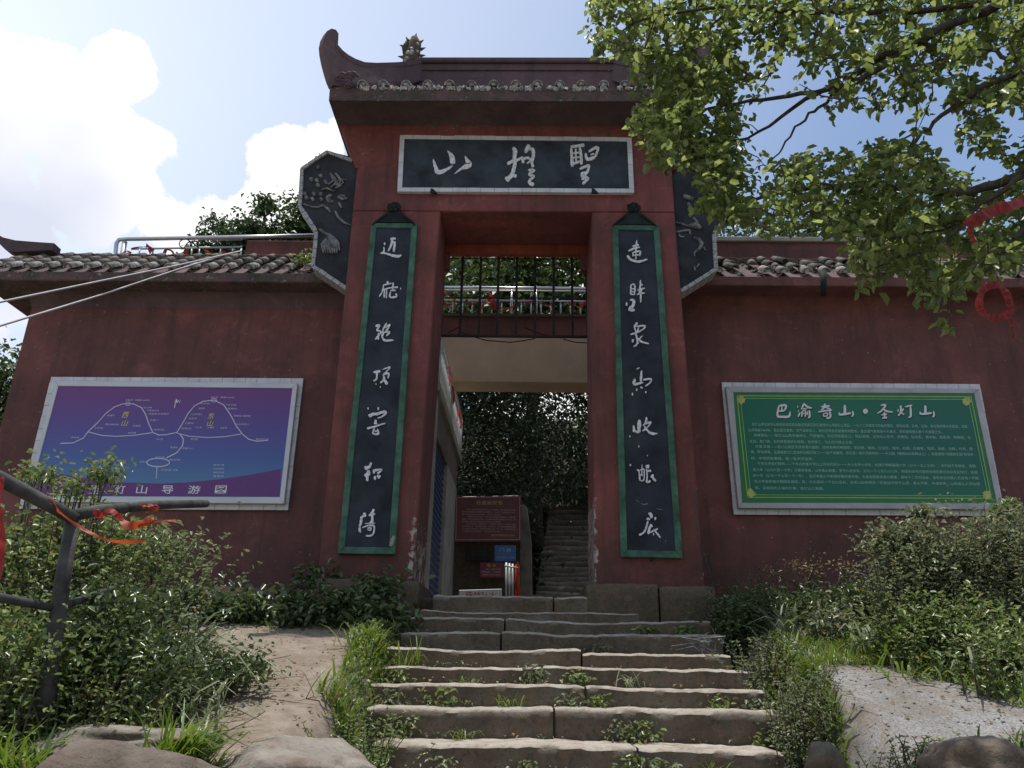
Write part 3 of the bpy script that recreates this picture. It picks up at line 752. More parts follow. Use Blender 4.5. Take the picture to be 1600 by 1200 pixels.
def stroke_geom(mb, pts, Y, off, sc, th=.012, rg=None, rough=.10, wscale=1.0):
    """brush stroke: centre line and widths in enlarged photograph pixels -> raised ribbon"""
    P = []; w = []
    pts = [p for p in pts]
    if len(pts) == 1: a, b, ww = pts[0]; pts = [(a-ww*.28, b, ww*.7), (a, b, ww), (a+ww*.28, b, ww*.7)]
    for i in range(len(pts)-1):
        n = 4 if len(pts) > 2 else 5
        for k in range(n):
            t = k/n; q0, q1, q2, q3 = pts[max(0, i-1)], pts[i], pts[i+1], pts[min(len(pts)-1, i+2)]
            P.append([.5*((2*q1[j])+(-q0[j]+q2[j])*t+(2*q0[j]-5*q1[j]+4*q2[j]-q3[j])*t*t+(-q0[j]+3*q1[j]-3*q2[j]+q3[j])*t**3) for j in range(3)])
    P.append(list(pts[-1]))
    L, Rr = [], []
    for i, (x, y, ww) in enumerate(P):
        a, b = P[max(0, i-1)], P[min(len(P)-1, i+1)]; dx, dy = b[0]-a[0], b[1]-a[1]; l = math.hypot(dx, dy) or 1
        nx_, ny_ = -dy/l, dx/l; ww = ww*wscale
        if i in (0, len(P)-1): ww *= .55
        j1, j2 = (rg.uniform(-rough, rough), rg.uniform(-rough, rough)) if rg else (0, 0)
        L.append((x+nx_*ww*(.5+j1), y+ny_*ww*(.5+j1))); Rr.append((x-nx_*ww*(.5+j2), y-ny_*ww*(.5+j2)))
    poly = L+Rr[::-1]; n = len(P)
    V = [W(off[0]+x/sc, off[1]+y/sc, Y) for x, y in poly]; V2 = [v+Vector((0, th, 0)) for v in V]
    m = len(V); Fc = []
    for i in range(n-1): Fc.append((i, i+1, m-2-i, m-1-i))
    for i in range(m): Fc.append((i, (i+1) % m, m+(i+1) % m, m+i))
    mb.add(V+V2, Fc)
def brush_char(strokes, Y, off, sc, mat, parent, seed, rough=.1, wscale=1.0, name='character'):
    mb = MB(); rg = random.Random(seed)
    for i, s in enumerate(strokes): stroke_geom(mb, s, Y-(i % 5)*.0012, off, sc, rg=rg, rough=rough, wscale=wscale)
    me = mesh(name, mb.v, mb.f)
    bm = bmesh.new(); bm.from_mesh(me); bmesh.ops.recalc_face_normals(bm, faces=bm.faces); bm.to_mesh(me); bm.free()
    return place(me, name, parent, mat)
m_char = simple('chipped_grey_white_lettering', (.74, .75, .78), .7, var=.22, scale=30, bump=.3)

# ------------------------------------------------------------------ name plaque over the gate
def tile_border(outer, wpx, Y, n_h, n_v, mat, parent, y1, seed, gap=.0035, chip=.0):
    """white tiles laid round a rectangle given by its four photograph corners; each tile a part"""
    rg = random.Random(seed); C = [W(px, py, Y) for px, py in outer]    # TL TR BR BL
    w = (W(outer[0][0]+wpx, outer[0][1], Y)-C[0]).length
    for e in range(4):
        a, b = C[e], C[(e+1) % 4]; n = n_h if e % 2 == 0 else n_v
        d = (b-a); L = d.length; u = d/L; v = Vector((u.z, 0, -u.x))                 # v points inwards for this winding
        s0, s1 = (0, L) if e % 2 == 0 else (w, L-w)
        for i in range(n):
            x0 = s0+(s1-s0)*i/n+gap/2; x1 = s0+(s1-s0)*(i+1)/n-gap/2
            if rg.random() < chip: x1 -= (x1-x0)*.3
            P = [a+u*x0, a+u*x1, a+u*x1+v*w, a+u*x0+v*w]; dy = rg.uniform(-.003, .003)
            P = [p+Vector((0, dy, 0)) for p in P]
            MB().prism(P, (0, y1-Y-dy, 0)).build('border_tile', mat, parent, bevel=.002)
YP = 8.94
plq = empty('name_plaque', tuple(W(806, 300, YP)), 'wide dark plaque with three pale brushed characters and white tile border above the opening', 'plaque')
outer = [(625, 210.5), (987, 214.5), (991, 301), (620.5, 299)]
inner = [(632, 217.5), (980.5, 221), (984, 293.5), (627.5, 292)]
MB().prism([W(px, py, YP+.012) for px, py in [(631, 216), (982, 220), (985, 295), (626, 293.5)]], (0, .07, 0)).build('backboard', m_slate, plq)
tile_border(outer, 7.2, YP, 17, 4, m_tilew, plq, 9.02, 4)
off, sc = (660, 215), 5.333
shan = [[(90, 180, 14), (105, 230, 26), (122, 278, 40), (155, 285, 34), (205, 262, 24), (252, 232, 8)], [(208, 108, 6), (235, 140, 30), (250, 180, 50), (250, 218, 40)], [(355, 152, 6), (372, 190, 32), (388, 225, 54), (330, 255, 24), (268, 300, 6)]]
deng = [[(750, 88, 26), (772, 105, 36), (768, 170, 34), (765, 250, 32), (735, 320, 34), (695, 352, 52)], [(708, 220, 30), (750, 195, 24), (800, 182, 24), (838, 160, 14)], [(745, 312, 20), (785, 320, 30)],
        [(888, 58, 32), (872, 92, 34), (858, 125, 26)], [(880, 92, 22), (920, 100, 28), (925, 150, 26), (908, 185, 22)], [(842, 212, 24), (838, 180, 20), (880, 168, 22), (902, 190, 18), (870, 214, 14)],
        [(925, 165, 20), (913, 210, 22), (922, 246, 26)], [(880, 270, 18), (930, 270, 22), (888, 305, 20), (930, 320, 20), (900, 350, 22), (893, 375, 26), (930, 392, 34)]]
sheng = [[(1235, 75, 24), (1290, 68, 24), (1350, 60, 32)], [(1240, 85, 22), (1245, 160, 24), (1250, 240, 30)], [(1278, 90, 14), (1280, 200, 16)], [(1310, 75, 22), (1322, 150, 24), (1325, 222, 24)], [(1245, 130, 13), (1315, 122, 13)], [(1245, 168, 13), (1315, 160, 13)],
         [(1240, 226, 22), (1310, 196, 18)], [(1360, 128, 20), (1375, 178, 28), (1440, 162, 26)], [(1385, 115, 18), (1450, 82, 26), (1462, 100, 22), (1438, 160, 20)], [(1400, 142, 12), (1432, 132, 12)],
         [(1310, 262, 20), (1380, 232, 24), (1385, 250, 22), (1372, 290, 22), (1332, 332, 22)], [(1330, 330, 18), (1330, 296, 18), (1370, 290, 18)], [(1330, 312, 16), (1375, 330, 18)], [(1325, 346, 20), (1382, 336, 22), (1335, 386, 24)]]
for i, ch in enumerate((shan, deng, sheng)): brush_char(ch, YP+.002, off, sc, m_char, plq, 40+i, rough=.08, wscale=.95)
for px in (677, 929):
    MB().prism([W(px-5, 301, YP-.012), W(px-4, 294, YP-.012), W(px, 295, YP-.012), W(px+6, 301.5, YP-.012)], (0, .03, 0)).build('iron_hook', m_greendark, plq)

# ------------------------------------------------------------------ couplet boards
A = (560, 360), 6.0; B = (545, 560), 6.0; Cc = (530, 700), 7.5; D = (950, 360), 6.0; E_ = (955, 540), 6.0; Ff = (960, 700), 7.5
left_chars = [
 (A, [[(300, 80, 26), (350, 75, 22)], [(320, 80, 18), (305, 140, 20), (278, 195, 12)], [(305, 115, 12), (350, 110, 18)], [(340, 115, 20), (330, 200, 20)], [(245, 125, 24)], [(240, 155, 12), (238, 200, 16), (215, 212, 16)], [(205, 212, 14), (260, 215, 16), (320, 235, 22), (360, 242, 28), (405, 232, 8)]]),
 (A, [[(270, 475, 20), (278, 500, 14)], [(235, 510, 12), (310, 495, 16)], [(235, 510, 12), (225, 570, 12), (195, 620, 10)], [(220, 560, 11), (300, 535, 12)], [(245, 545, 12), (240, 630, 12)], [(264, 540, 12), (262, 635, 12)], [(325, 490, 16), (320, 560, 14)], [(290, 540, 12), (370, 530, 16)], [(300, 565, 11), (350, 560, 13)], [(300, 575, 12), (297, 625, 16), (355, 620, 16), (350, 590, 12)], [(395, 545, 16)]]),
 (A, [[(160, 895, 22), (205, 890, 22)], [(195, 895, 18), (170, 940, 14)], [(170, 940, 14), (215, 950, 14), (165, 1010, 14)], [(187, 960, 13), (187, 1025, 16)], [(155, 1020, 11), (185, 1005, 11)], [(265, 865, 12), (235, 920, 12), (215, 1000, 11)], [(240, 915, 11), (300, 880, 16)], [(295, 885, 16), (250, 960, 14)], [(225, 960, 11), (290, 950, 18), (260, 990, 11)], [(240, 950, 12), (225, 1000, 12), (250, 1030, 20), (330, 1028, 14)]]),
 (B, [[(230, 130, 18), (295, 118, 24)], [(262, 130, 18), (260, 190, 16), (230, 210, 13)], [(315, 105, 9), (385, 80, 11), (355, 120, 12), (320, 160, 18)], [(320, 150, 16), (375, 140, 14), (365, 185, 12)], [(330, 165, 16), (330, 200, 24)], [(295, 230, 11), (330, 205, 22), (362, 242, 28)], [(255, 240, 16)], [(295, 268, 14)]]),
 (B, [[(180, 468, 20)], [(275, 470, 28)], [(190, 545, 34), (215, 525, 24), (260, 520, 24), (335, 500, 22), (345, 515, 18), (310, 545, 12), (270, 560, 10)], [(250, 575, 20), (250, 600, 18)], [(235, 610, 16), (265, 605, 16)], [(170, 658, 20), (240, 640, 16), (300, 618, 13), (345, 608, 9)], [(240, 650, 12), (225, 700, 15), (275, 705, 18), (268, 660, 14)], [(240, 680, 11), (262, 680, 11)]]),
 (B, [[(210, 975, 20), (195, 1010, 22), (150, 1035, 42)], [(175, 1050, 28), (185, 1075, 34), (150, 1105, 34)], [(175, 1090, 24), (172, 1150, 22)], [(235, 1060, 38)], [(240, 1050, 24), (305, 1040, 16), (300, 1055, 14), (265, 1080, 16)], [(245, 1120, 38)], [(265, 1095, 22), (292, 1115, 38)]]),
 (Cc, [[(285, 760, 28), (305, 790, 24), (265, 800, 28)], [(262, 800, 26), (255, 870, 30), (240, 920, 22), (240, 970, 28), (255, 985, 18)], [(405, 715, 32), (390, 750, 24), (345, 795, 18)], [(350, 790, 20), (420, 770, 28)], [(385, 780, 26), (385, 850, 30), (350, 885, 20)], [(300, 885, 9), (420, 880, 15)], [(270, 935, 14), (330, 910, 16), (400, 910, 22), (408, 960, 16), (385, 1020, 22), (310, 1030, 18)], [(330, 940, 14), (370, 935, 13), (365, 965, 14), (330, 955, 11)]])]
right_chars = [
 (D, [[(270, 90, 8), (268, 130, 20)], [(230, 148, 16), (290, 135, 16)], [(190, 195, 11), (240, 170, 18), (300, 155, 11)], [(262, 130, 16), (262, 200, 14)], [(235, 205, 12), (235, 240, 14)], [(235, 205, 11), (300, 195, 16), (298, 240, 14)], [(262, 210, 14), (262, 270, 12)], [(240, 235, 9), (300, 225, 11)], [(180, 235, 20), (220, 275, 20), (290, 292, 22), (370, 268, 12)]]),
 (D, [[(215, 510, 14), (212, 600, 14)], [(215, 510, 12), (250, 510, 12), (250, 600, 14)], [(215, 545, 11), (250, 545, 11)], [(215, 575, 11), (250, 575, 11)], [(215, 600, 11), (250, 598, 11)], [(305, 465, 12), (300, 540, 16), (290, 600, 12)], [(300, 505, 14), (325, 510, 16)], [(275, 560, 12), (345, 540, 12)], [(270, 600, 11), (345, 585, 14)], [(310, 540, 18), (308, 620, 18), (305, 675, 11)], [(175, 690, 30)], [(205, 650, 14), (240, 655, 22), (235, 700, 26), (200, 740, 28), (250, 745, 26)]]),
 (D, [[(275, 865, 22), (245, 900, 14)], [(245, 900, 12), (350, 895, 14), (310, 940, 11), (275, 955, 11)], [(245, 900, 12), (265, 950, 12)], [(290, 905, 11), (270, 960, 12)], [(210, 975, 11), (260, 960, 16), (320, 930, 9)], [(255, 965, 14), (270, 1000, 14), (275, 1060, 14), (255, 1085, 12)], [(235, 1020, 22), (230, 1050, 12)], [(325, 985, 11), (270, 1040, 11)], [(280, 1010, 11), (320, 1045, 17), (385, 1062, 9)], [(240, 1090, 9), (290, 1050, 11)]]),
 (E_, [[(240, 220, 10), (265, 205, 10)], [(285, 235, 20), (280, 310, 20), (280, 340, 18)], [(222, 310, 20), (218, 360, 22), (300, 345, 15)], [(300, 320, 15), (370, 312, 15), (365, 345, 15), (320, 378, 15)], [(275, 385, 14), (295, 400, 15)], [(240, 412, 24)], [(200, 455, 24)], [(325, 435, 20)]]),
 (E_, [[(210, 745, 13), (215, 810, 28)], [(265, 695, 28), (262, 750, 34), (255, 810, 28), (225, 795, 16)], [(330, 670, 18), (325, 720, 20), (300, 750, 14)], [(320, 735, 16), (370, 715, 18), (345, 760, 14), (295, 800, 14)], [(310, 755, 16), (345, 800, 18), (385, 825, 26), (435, 822, 8)], [(175, 850, 20)], [(260, 945, 18)], [(180, 1120, 22)], [(340, 1030, 12)]]),
 (Ff, [[(265, 250, 14), (290, 280, 14), (300, 380, 18)], [(290, 265, 11), (345, 245, 13), (350, 290, 16), (345, 375, 14), (300, 380, 14)], [(325, 190, 8), (322, 330, 13)], [(300, 320, 10), (345, 315, 10)], [(365, 215, 26), (410, 215, 48)], [(380, 270, 22), (430, 265, 28)], [(375, 240, 13), (385, 330, 16), (380, 400, 22), (425, 385, 28)], [(455, 310, 26), (430, 345, 28)], [(440, 335, 18), (485, 390, 32)]]),
 (Ff, [[(400, 765, 22), (430, 780, 38), (440, 820, 24)], [(380, 825, 32), (420, 835, 18)], [(480, 825, 36)], [(395, 850, 16), (375, 930, 22), (345, 990, 22), (290, 1020, 28)], [(440, 900, 42), (415, 930, 28), (400, 1010, 28)], [(420, 990, 16), (510, 945, 22)], [(460, 950, 18), (540, 1050, 22)], [(460, 1010, 24)]])]
scratches = [(Ff, [[(250, 610, 12), (295, 635, 8)]]), (Ff, [[(310, 650, 8), (350, 662, 10), (390, 650, 12)]]), (Ff, [[(490, 705, 8), (530, 718, 10), (570, 725, 7)]]), (Ff, [[(600, 1080, 10), (602, 1100, 14)]])]
def couplet(outer, chars, top, label, seed, nub):
    Yc = 8.93
    t = empty('couplet_board', tuple(W((outer[2][0]+outer[3][0])/2, outer[2][1], Yc)), label, 'couplet board', 'couplet boards on the pillars')
    O = [W(px, py, Yc) for px, py in outer]
    C = sum(O, Vector())/4
    w = .078; I = []
    for k, (sx, sz) in enumerate(((1, -1), (-1, -1), (-1, 1), (1, 1))): I.append(O[k]+Vector((w*sx, 0, w*sz)))
    MB().prism([p+Vector((0, .016, 0)) for p in I], (0, .052, 0)).build('panel', m_slate2, t)
    for k in range(4):
        a, b, c, d = O[k], O[(k+1) % 4], I[(k+1) % 4], I[k]
        MB().prism([a, b, c, d], (0, .068, 0)).build('frame_strip', m_green, t, bevel=.006)
    # dark pediment with a flower boss
    (xa, ya), (xb_, yb), (xc, yc), (xd, yd) = top
    MB().prism([W(px, py, Yc+.002) for px, py in top], (0, .066, 0)).build('pediment', m_greendark, t, bevel=.006)
    fl = MB(); fx, fy = (xa+xb_)/2, min(ya, yb)-4; c0 = W(fx, fy, Yc-.01)
    for q in range(8):
        a = q*math.pi/4+.3; c = c0+Vector((math.cos(a)*.062, 0, math.sin(a)*.050)); me = prot[q % 4]
        fl.add([c+Vector((v.co.x*.042, v.co.y*.03, v.co.z*.034)) for v in me.vertices], [tuple(f.vertices) for f in me.polygons])
    me = prot[0]; fl.add([c0+Vector((v.co.x*.05, v.co.y*.05, v.co.z*.05)) for v in me.vertices], [tuple(f.vertices) for f in me.polygons])
    fl.build('flower_boss', m_greendark, t, True)
    for s in (-1, 1):
        sp = MB(); p0 = W(fx+s*12, fy+12, Yc-.005); sp.tube([p0, p0+Vector((s*.06, 0, -.05)), p0+Vector((s*.14, 0, -.12)), p0+Vector((s*.19, 0, -.17))], [.02, .018, .014, .008], 5)
        sp.build('scroll', m_greendark, t, True)
    for i, ((off, sc), st_) in enumerate(chars): brush_char(st_, Yc+.004, off, sc, m_char, t, seed+i, rough=.12, wscale=1.0)
    if nub:
        for (off, sc), st_ in scratches: brush_char(st_, Yc+.008, off, sc, m_porcd, t, seed+40, name='paint_chip')
        p = W(1018, 873, Yc); MB().tube([p+Vector((0, .0, 0)), p+Vector((0, .0, -.03))], [.03, .015], 8).build('foot_nub', m_greendark, t)
couplet([(580, 348), (652, 348.5), (617, 866), (527, 865)], left_chars, [(610, 327), (622, 327), (648, 347.5), (583, 347)], 'tall dark couplet board with green frame on the left pillar', 200, False)
couplet([(957, 351), (1030, 352), (1067, 872), (970, 870)], right_chars, [(984, 328), (997, 328), (1026, 351), (960, 350.5)], 'tall dark couplet board with green frame on the right pillar', 300, True)
# flaked paint at the foot of the left board
brush_char([[(640, 1030, 36), (615, 1090, 44), (595, 1150, 20)]], 8.925, (530, 700), 7.5, m_cream, tower, 77, rough=.25, name='flaked_paint')

# ------------------------------------------------------------------ dragon ears at the tower sides
ear_px = [(510.5, 235), (470, 262), (466.5, 322), (492.5, 361), (487, 416), (541, 452), (575, 452), (575, 252)]
ear_in = [(511, 239), (475, 264.5), (472, 320), (498, 357.5), (493, 413)]
def ear(side, label, relief):
    Ye = 9.08
    def Q(px, py, dy=0):
        p = W(px, py, Ye+dy)
        if side > 0: p.x = 2*CXT-p.x
        return p
    t = empty('dragon_screen', tuple(Q(520, 450)), label, 'relief panel', 'relief panels at the tower sides')
    MB().prism([Q(px, py) for px, py in ear_px], (0, .20, 0)).build('panel', m_earslate, t)
    out = ear_px[:6]; path = [(552, 249)]+out
    for a, b in zip(path[:-1], path[1:]):
        pa, pb = Q(*a, -.03), Q(*b, -.03); d = (pb-pa).normalized(); nrm = Vector((-d.z, 0, d.x))
        c = Q(525, 340, -.03)
        if (c-pa).dot(nrm) < 0: nrm = -nrm
        L = (pb-pa).length; n = max(2, int(L/.11))
        for i in range(n):
            s0, s1 = L*i/n+.003, L*(i+1)/n-.003; w = .040+rnd.uniform(-.004, .004)
            P = [pa+d*s0-nrm*.012, pa+d*s1-nrm*.012, pa+d*s1+nrm*w, pa+d*s0+nrm*w]
            MB().prism(P, (0, .26, 0)).build('edge_tile', m_porc, t, bevel=.004)
    off, sc = (455, 225), 5.217
    rg = random.Random(8)
    for k, st_ in enumerate(relief):
        mb = MB()
        pp = []
        n = len(st_)
        for i in range(n-1):
            for q in range(3):
                f = q/3; pp.append([st_[i][j]*(1-f)+st_[i+1][j]*f for j in range(3)])
        pp.append(list(st_[-1]))
        pts = [Q(off[0]+x/sc, off[1]+y/sc, -.012+rg.uniform(-.004, .004)) for x, y, w in pp]
        mb.tube(pts, [max(.009, w/sc/F*9.3*.75) for x, y, w in pp], 6)
        mb.build('relief', m_porcd, t, True)
lobes = [[(x, y, 26), (x+14, y+24, 20)] for x, y in ((215, 180), (160, 280), (205, 290), (235, 250), (110, 400), (180, 400), (235, 400), (120, 430), (170, 440), (215, 330), (275, 300), (240, 440))]
scales_ = [[(320+i*14, 240+12*(i % 3), 14), (345+i*20, 300+(i % 3)*16, 12), (300+i*26, 330+(i % 2)*24, 10)] for i in range(5)]
leftrel = lobes+scales_+[[(250, 370, 10), (290, 360, 14), (355, 388, 10)], [(100, 490, 10), (170, 515, 14), (215, 515, 14), (260, 500, 16), (300, 530, 18), (320, 558, 12)],
    [(325, 420, 22), (300, 440, 34), (310, 465, 30), (345, 475, 16)], [(380, 430, 20), (420, 450, 22), (460, 440, 12)], [(390, 480, 18), (410, 520, 14)], [(360, 550, 16), (385, 600, 18), (430, 640, 16), (490, 665, 10)],
    [(380, 300, 12), (450, 290, 16)], [(360, 360, 12), (410, 335, 14)], [(400, 420, 14), (440, 425, 14)],
    [(230, 695, 18), (270, 725, 20), (310, 745, 22), (350, 770, 20), (385, 810, 18), (395, 870, 10)]]
leftrel += [[(300+i*4, 755, 14), (250+i*20, 820+(i % 2)*10, 20), (265+i*18, 890, 10)] for i in range(7)]
def mir(x, y): return (2*805-x, y)
rr = []
for st_ in [[(115, 40, 10), (175, 52, 14), (235, 75, 18)], [(130, 122, 14), (200, 108, 14), (245, 105, 16)], [(155, 135, 10), (165, 160, 12), (200, 158, 12)], [(235, 75, 26), (290, 60, 40), (330, 90, 24)], [(240, 105, 16), (245, 140, 12)],
            [(275, 160, 10), (320, 180, 22), (345, 215, 24), (330, 250, 22), (285, 290, 12), (290, 320, 6)], [(285, 90, 16), (300, 40, 20), (270, 0, 14)], [(290, 400, 10), (300, 440, 14)], [(360, 240, 10), (375, 270, 12)], [(330, 380, 10), (310, 410, 10)], [(220, -120, 22), (250, -60, 26), (240, 0, 18)], [(180, -180, 30), (260, -150, 30)]]:
    # the right screen is mirrored, so its reliefs are given mirrored back into the left one's frame
    rr.append([((2*805.5-(1040+x/5.333)-455+6)*5.217, ((340+y/5.333)-225-3)*5.217, w) for x, y, w in st_])
ear(-1, 'dark angular side panel with a pale dragon relief on the left of the tower', leftrel)
ear(1, 'dark angular side panel with pale relief on the right of the tower, behind leaves', rr)

# ------------------------------------------------------------------ map board (left)
def board(name, label, border, frame, prt, mat_print, cat, seed, nh, nv, metal):
    Yb = 9.705
    t = empty(name, tuple(W((border[2][0]+border[3][0])/2, border[2][1], Yb)), label, cat)
    C = [W(px, py, Yb) for px, py in border]
    MB().prism([p+Vector((0, .012, 0)) for p in C], (0, .04, 0)).build('mortar_bed', m_cream, t)
    tile_border(border, 9, Yb, nh, nv, m_tilew, t, 9.75-.01, seed)
    Yf = Yb-.075
    Fo = [W(px, py, Yf) for px, py in frame]; Pi = [W(px, py, Yf) for px, py in prt]
    for k in range(4):
        a, b, c, d = Fo[k], Fo[(k+1) % 4], Pi[(k+1) % 4], Pi[k]
        MB().prism([a, b, c, d], (0, .072, 0)).build('frame_strip', metal, t, bevel=.005)
    o = MB().prism([p+Vector((0, .012, 0)) for p in Pi], (0, .03, 0)).build('printed_sheet', mat_print, t)
    return t, Yf+.012
t = NT('purple_blue_map_print'); xs = sep(t)
zA, zB = Z(605, 9.34, 260), Z(745, 9.34, 260)
f = t.math('DIVIDE', t.math('SUBTRACT', zA, xs[2]), zA-zB, clamp=True)
t.base(t.ramp(f, [(0, (.150, .055, .215)), (.42, (.105, .085, .310)), (.72, (.080, .130, .360)), (1, (.090, .210, .390))]), .42, spec=.35); m_map = t.m
m_mappurple = simple('dark_purple_print', (.125, .030, .185), .42, var=.05)
m_print = simple('pale_lilac_print', (.62, .58, .76), .5, var=.05)
m_printw = simple('white_print', (.70, .70, .74), .5, var=.05)
m_printy = simple('yellow_print', (.62, .52, .14), .5, var=.05)
mb_, Ym = board('map_board', 'purple and blue tourist map board with white tile border on the left red wall', [(79.6, 588.7), (474, 591), (450, 797), (29, 795)], [(86, 594.5), (465, 598.5), (443.6, 787), (38, 784)], [(91, 603), (456.6, 606.6), (437, 776.6), (45.5, 775)], m_map, 'map board', 6, 22, 10, m_alu)
def print_line(pts, Y, w, mat, parent, closed=False, name='map_line'):
    """printed line: pts in photograph pixels, width in pixels"""
    P = [W(px, py, Y) for px, py in pts]
    if closed: P.append(P[0])
    V, Fc = [], []
    ww = w/F*Y/2
    for i, p in enumerate(P):
        d = (P[min(i+1, len(P)-1)]-P[max(i-1, 0)]).normalized()
        if closed and i in (0, len(P)-1): d = (P[1]-P[-2]).normalized()
        n = Vector((-d.z, 0, d.x))*ww; V += [p+n, p-n]
    for i in range(len(P)-1): Fc.append((2*i, 2*i+1, 2*i+3, 2*i+2))
    return place(mesh(name, V, Fc), name, parent, mat)
def cm(x, y): return (x*.325, 540+y*.325)      # from the enlarged crop of the board
# lower purple sweep
cur = [cm(185, 586), cm(300, 618), cm(450, 645), cm(600, 658), cm(760, 663), cm(900, 658), cm(1050, 643), cm(1200, 622), cm(1352, 592)]
low = [(437, 776), (46, 774.6)]
P = [W(px, py, Ym-.002) for px, py in cur+low]
me = mesh('purple_sweep', P, [(i, i+1, len(P)-2, len(P)-1) if i == 3 else (i, i+1, len(P)-1 if i < 4 else len(P)-2) for i in range(len(cur)-1)]); place(me, 'purple_sweep', mb_, m_mappurple)
Yp = Ym-.004
peak1 = [cm(290, 470), cm(350, 468), cm(400, 445), cm(425, 412), cm(470, 370), cm(510, 325), cm(550, 295), cm(590, 280), cm(640, 280), cm(680, 298), cm(700, 330), cm(715, 375), cm(735, 418), cm(765, 430), cm(800, 428), cm(850, 418), cm(880, 370), cm(905, 325), cm(935, 290), cm(975, 268), cm(1030, 262), cm(1075, 285), cm(1110, 335), cm(1135, 385), cm(1165, 425), cm(1195, 450), cm(1235, 460), cm(1290, 455)]
print_line(peak1, Yp, 1.5, m_print, mb_)
print_line([cm(425, 415), cm(490, 432), cm(560, 436), cm(640, 432), cm(735, 418)], Yp, 1.3, m_print, mb_)
print_line([cm(850, 420), cm(910, 436), cm(1000, 442), cm(1080, 438), cm(1165, 424)], Yp, 1.3, m_print, mb_)
print_line([cm(865, 425), cm(882, 450), cm(878, 480), cm(850, 515), cm(800, 540)], Yp, 1.8, m_print, mb_)
print_line([cm(760+55*math.cos(a), 562+20*math.sin(a)) for a in np.arange(0, 6.28, .35)], Yp, 1.6, m_print, mb_, True)
print_line([cm(755, 582), cm(752, 640)], Yp, 1.2, m_print, mb_)
for x, y in ((615, 280), (1028, 263)): print_line([cm(x+13*math.cos(a), y+9*math.sin(a)) for a in np.arange(0, 6.28, .8)], Yp, 1.0, m_print, mb_, True)
print_line([cm(838, 300), cm(846, 268)], Yp, 1.4, m_printw, mb_); P = [W(*cm(x, y), Yp) for x, y in ((838, 275), (848, 255), (856, 276))]; place(mesh('north_arrow', P, [(0, 1, 2)]), 'north_arrow', mb_, m_printw)
text_on('north_letter', 'N', 277, 282, 627, 5, Yp, m_printw, mb_, shear=.2)
for s_, x, y in (('西', 604, 333), ('山', 600, 372), ('东', 1015, 338), ('山', 1010, 374)):
    a = cm(x-16, y); b = cm(x+16, y); text_on('map_character', s_, a[0], b[0], a[1], 9.5, Yp, m_printy, mb_, shear=.2, bold=.008)
for s_, xa, xb_, y in (('圣灯山', 165, 0, 0),):
    pass
for s_, x0, x1 in (('圣', 102, 119), ('灯', 141, 158), ('灯', 180, 195.5), ('山', 213, 230), ('导', 253, 271), ('游', 294, 313), ('图', 336, 354)):
    if x0 == 102: continue
    if x0 == 141: s_ = '圣'
    text_on('title_character', s_, x0, x1, 765, 13, Yp, m_printw, mb_, bold=.008)
small = [('玉皇顶（海拔1064米）', 602, 722, 262), ('仙人桥', 690, 730, 298), ('千佛岩古寺', 705, 765, 312), ('观音岩·石林景区', 715, 812, 328), ('古庙门', 722, 760, 358), ('老鹰石', 515, 552, 336), ('千年古树', 455, 495, 396), ('野生动植物林', 505, 572, 379),
         ('大佛洞', 638, 675, 386), ('林场路', 615, 655, 420), ('圣灯寺（海拔1064米）', 1012, 1128, 249), ('天灯台', 960, 1010, 278), ('望佛寺', 955, 985, 302), ('九龙石林山', 918, 972, 330), ('仙女洞', 907, 945, 350), ('石笋林', 890, 930, 373), ('林海云涛', 872, 920, 398), ('半山亭', 938, 970, 394),
         ('大佛殿', 995, 1030, 394), ('杜鹃林', 1058, 1092, 396), ('千步云梯', 1085, 1135, 285), ('杨梅林', 1095, 1140, 303), ('野猪岩·植物园', 1125, 1205, 338), ('古松林场口', 1135, 1195, 378), ('停车场', 342, 380, 442), ('森林公园', 1230, 1290, 450), ('管理处', 818, 856, 490), ('游客中心', 875, 930, 494),
         ('大礼堂', 750, 782, 450), ('茶园', 915, 950, 450), ('接待站', 740, 790, 404), ('圣灯湖', 745, 790, 537), ('跳石镇', 815, 865, 549), ('往界石', 672, 704, 559), ('往跳石镇 · 巴南', 775, 855, 598)]
for s_, a, b, y in small:
    p0, p1 = cm(a, y), cm(b, y); text_on('map_text', s_, p0[0], p1[0], p0[1], 2.8, Yp, m_print, mb_)
for i, s_ in enumerate(('停车场', '公共厕所', '餐饮住宿', '售票处')):
    p0, p1 = cm(1025, 574+i*18), cm(1078, 574+i*18); text_on('map_text', s_, p0[0], p1[0], p0[1], 3.0, Yp, m_print, mb_)

# ------------------------------------------------------------------ notice board (right)
t = NT('deep_green_print'); t.base(t.ramp(t.noise(.8, 3, .5), [(.3, (.008, .125, .092)), (.7, (.010, .155, .090))]), .4, spec=.35); m_gprint = t.m
m_gdark = simple('bright_green_print_edge', (.014, .150, .040), .4, var=.05)
m_lime = simple('lime_green_print', (.28, .56, .13), .5, var=.1)
m_gold = simple('yellow_green_print', (.48, .50, .12), .5, var=.2)
m_printg = simple('pale_green_print', (.32, .56, .46), .5, var=.05)
nb, Yn = board('notice_board', 'green notice board with white lettering in a silver frame on the right red wall', [(1127.5, 597.5), (1531, 600), (1571, 806), (1146.5, 804)], [(1134, 603.5), (1529.7, 607.5), (1568, 796), (1154, 794)], [(1146, 613), (1522, 614.5), (1558, 786), (1160, 785.5)], m_gprint, 'notice board', 7, 24, 10, m_alud)
def cg(x, y): return (1100+x*.3125, 570+y*.3125)
Yq = Yn-.002
ring_o = [(1146, 613), (1522, 614.5), (1558, 786), (1160, 785.5)]; ring_i = [cg(176, 165), cg(1330, 170), cg(1432, 655), cg(228, 655)]
P = [W(px, py, Yn-.001) for px, py in ring_o+ring_i]
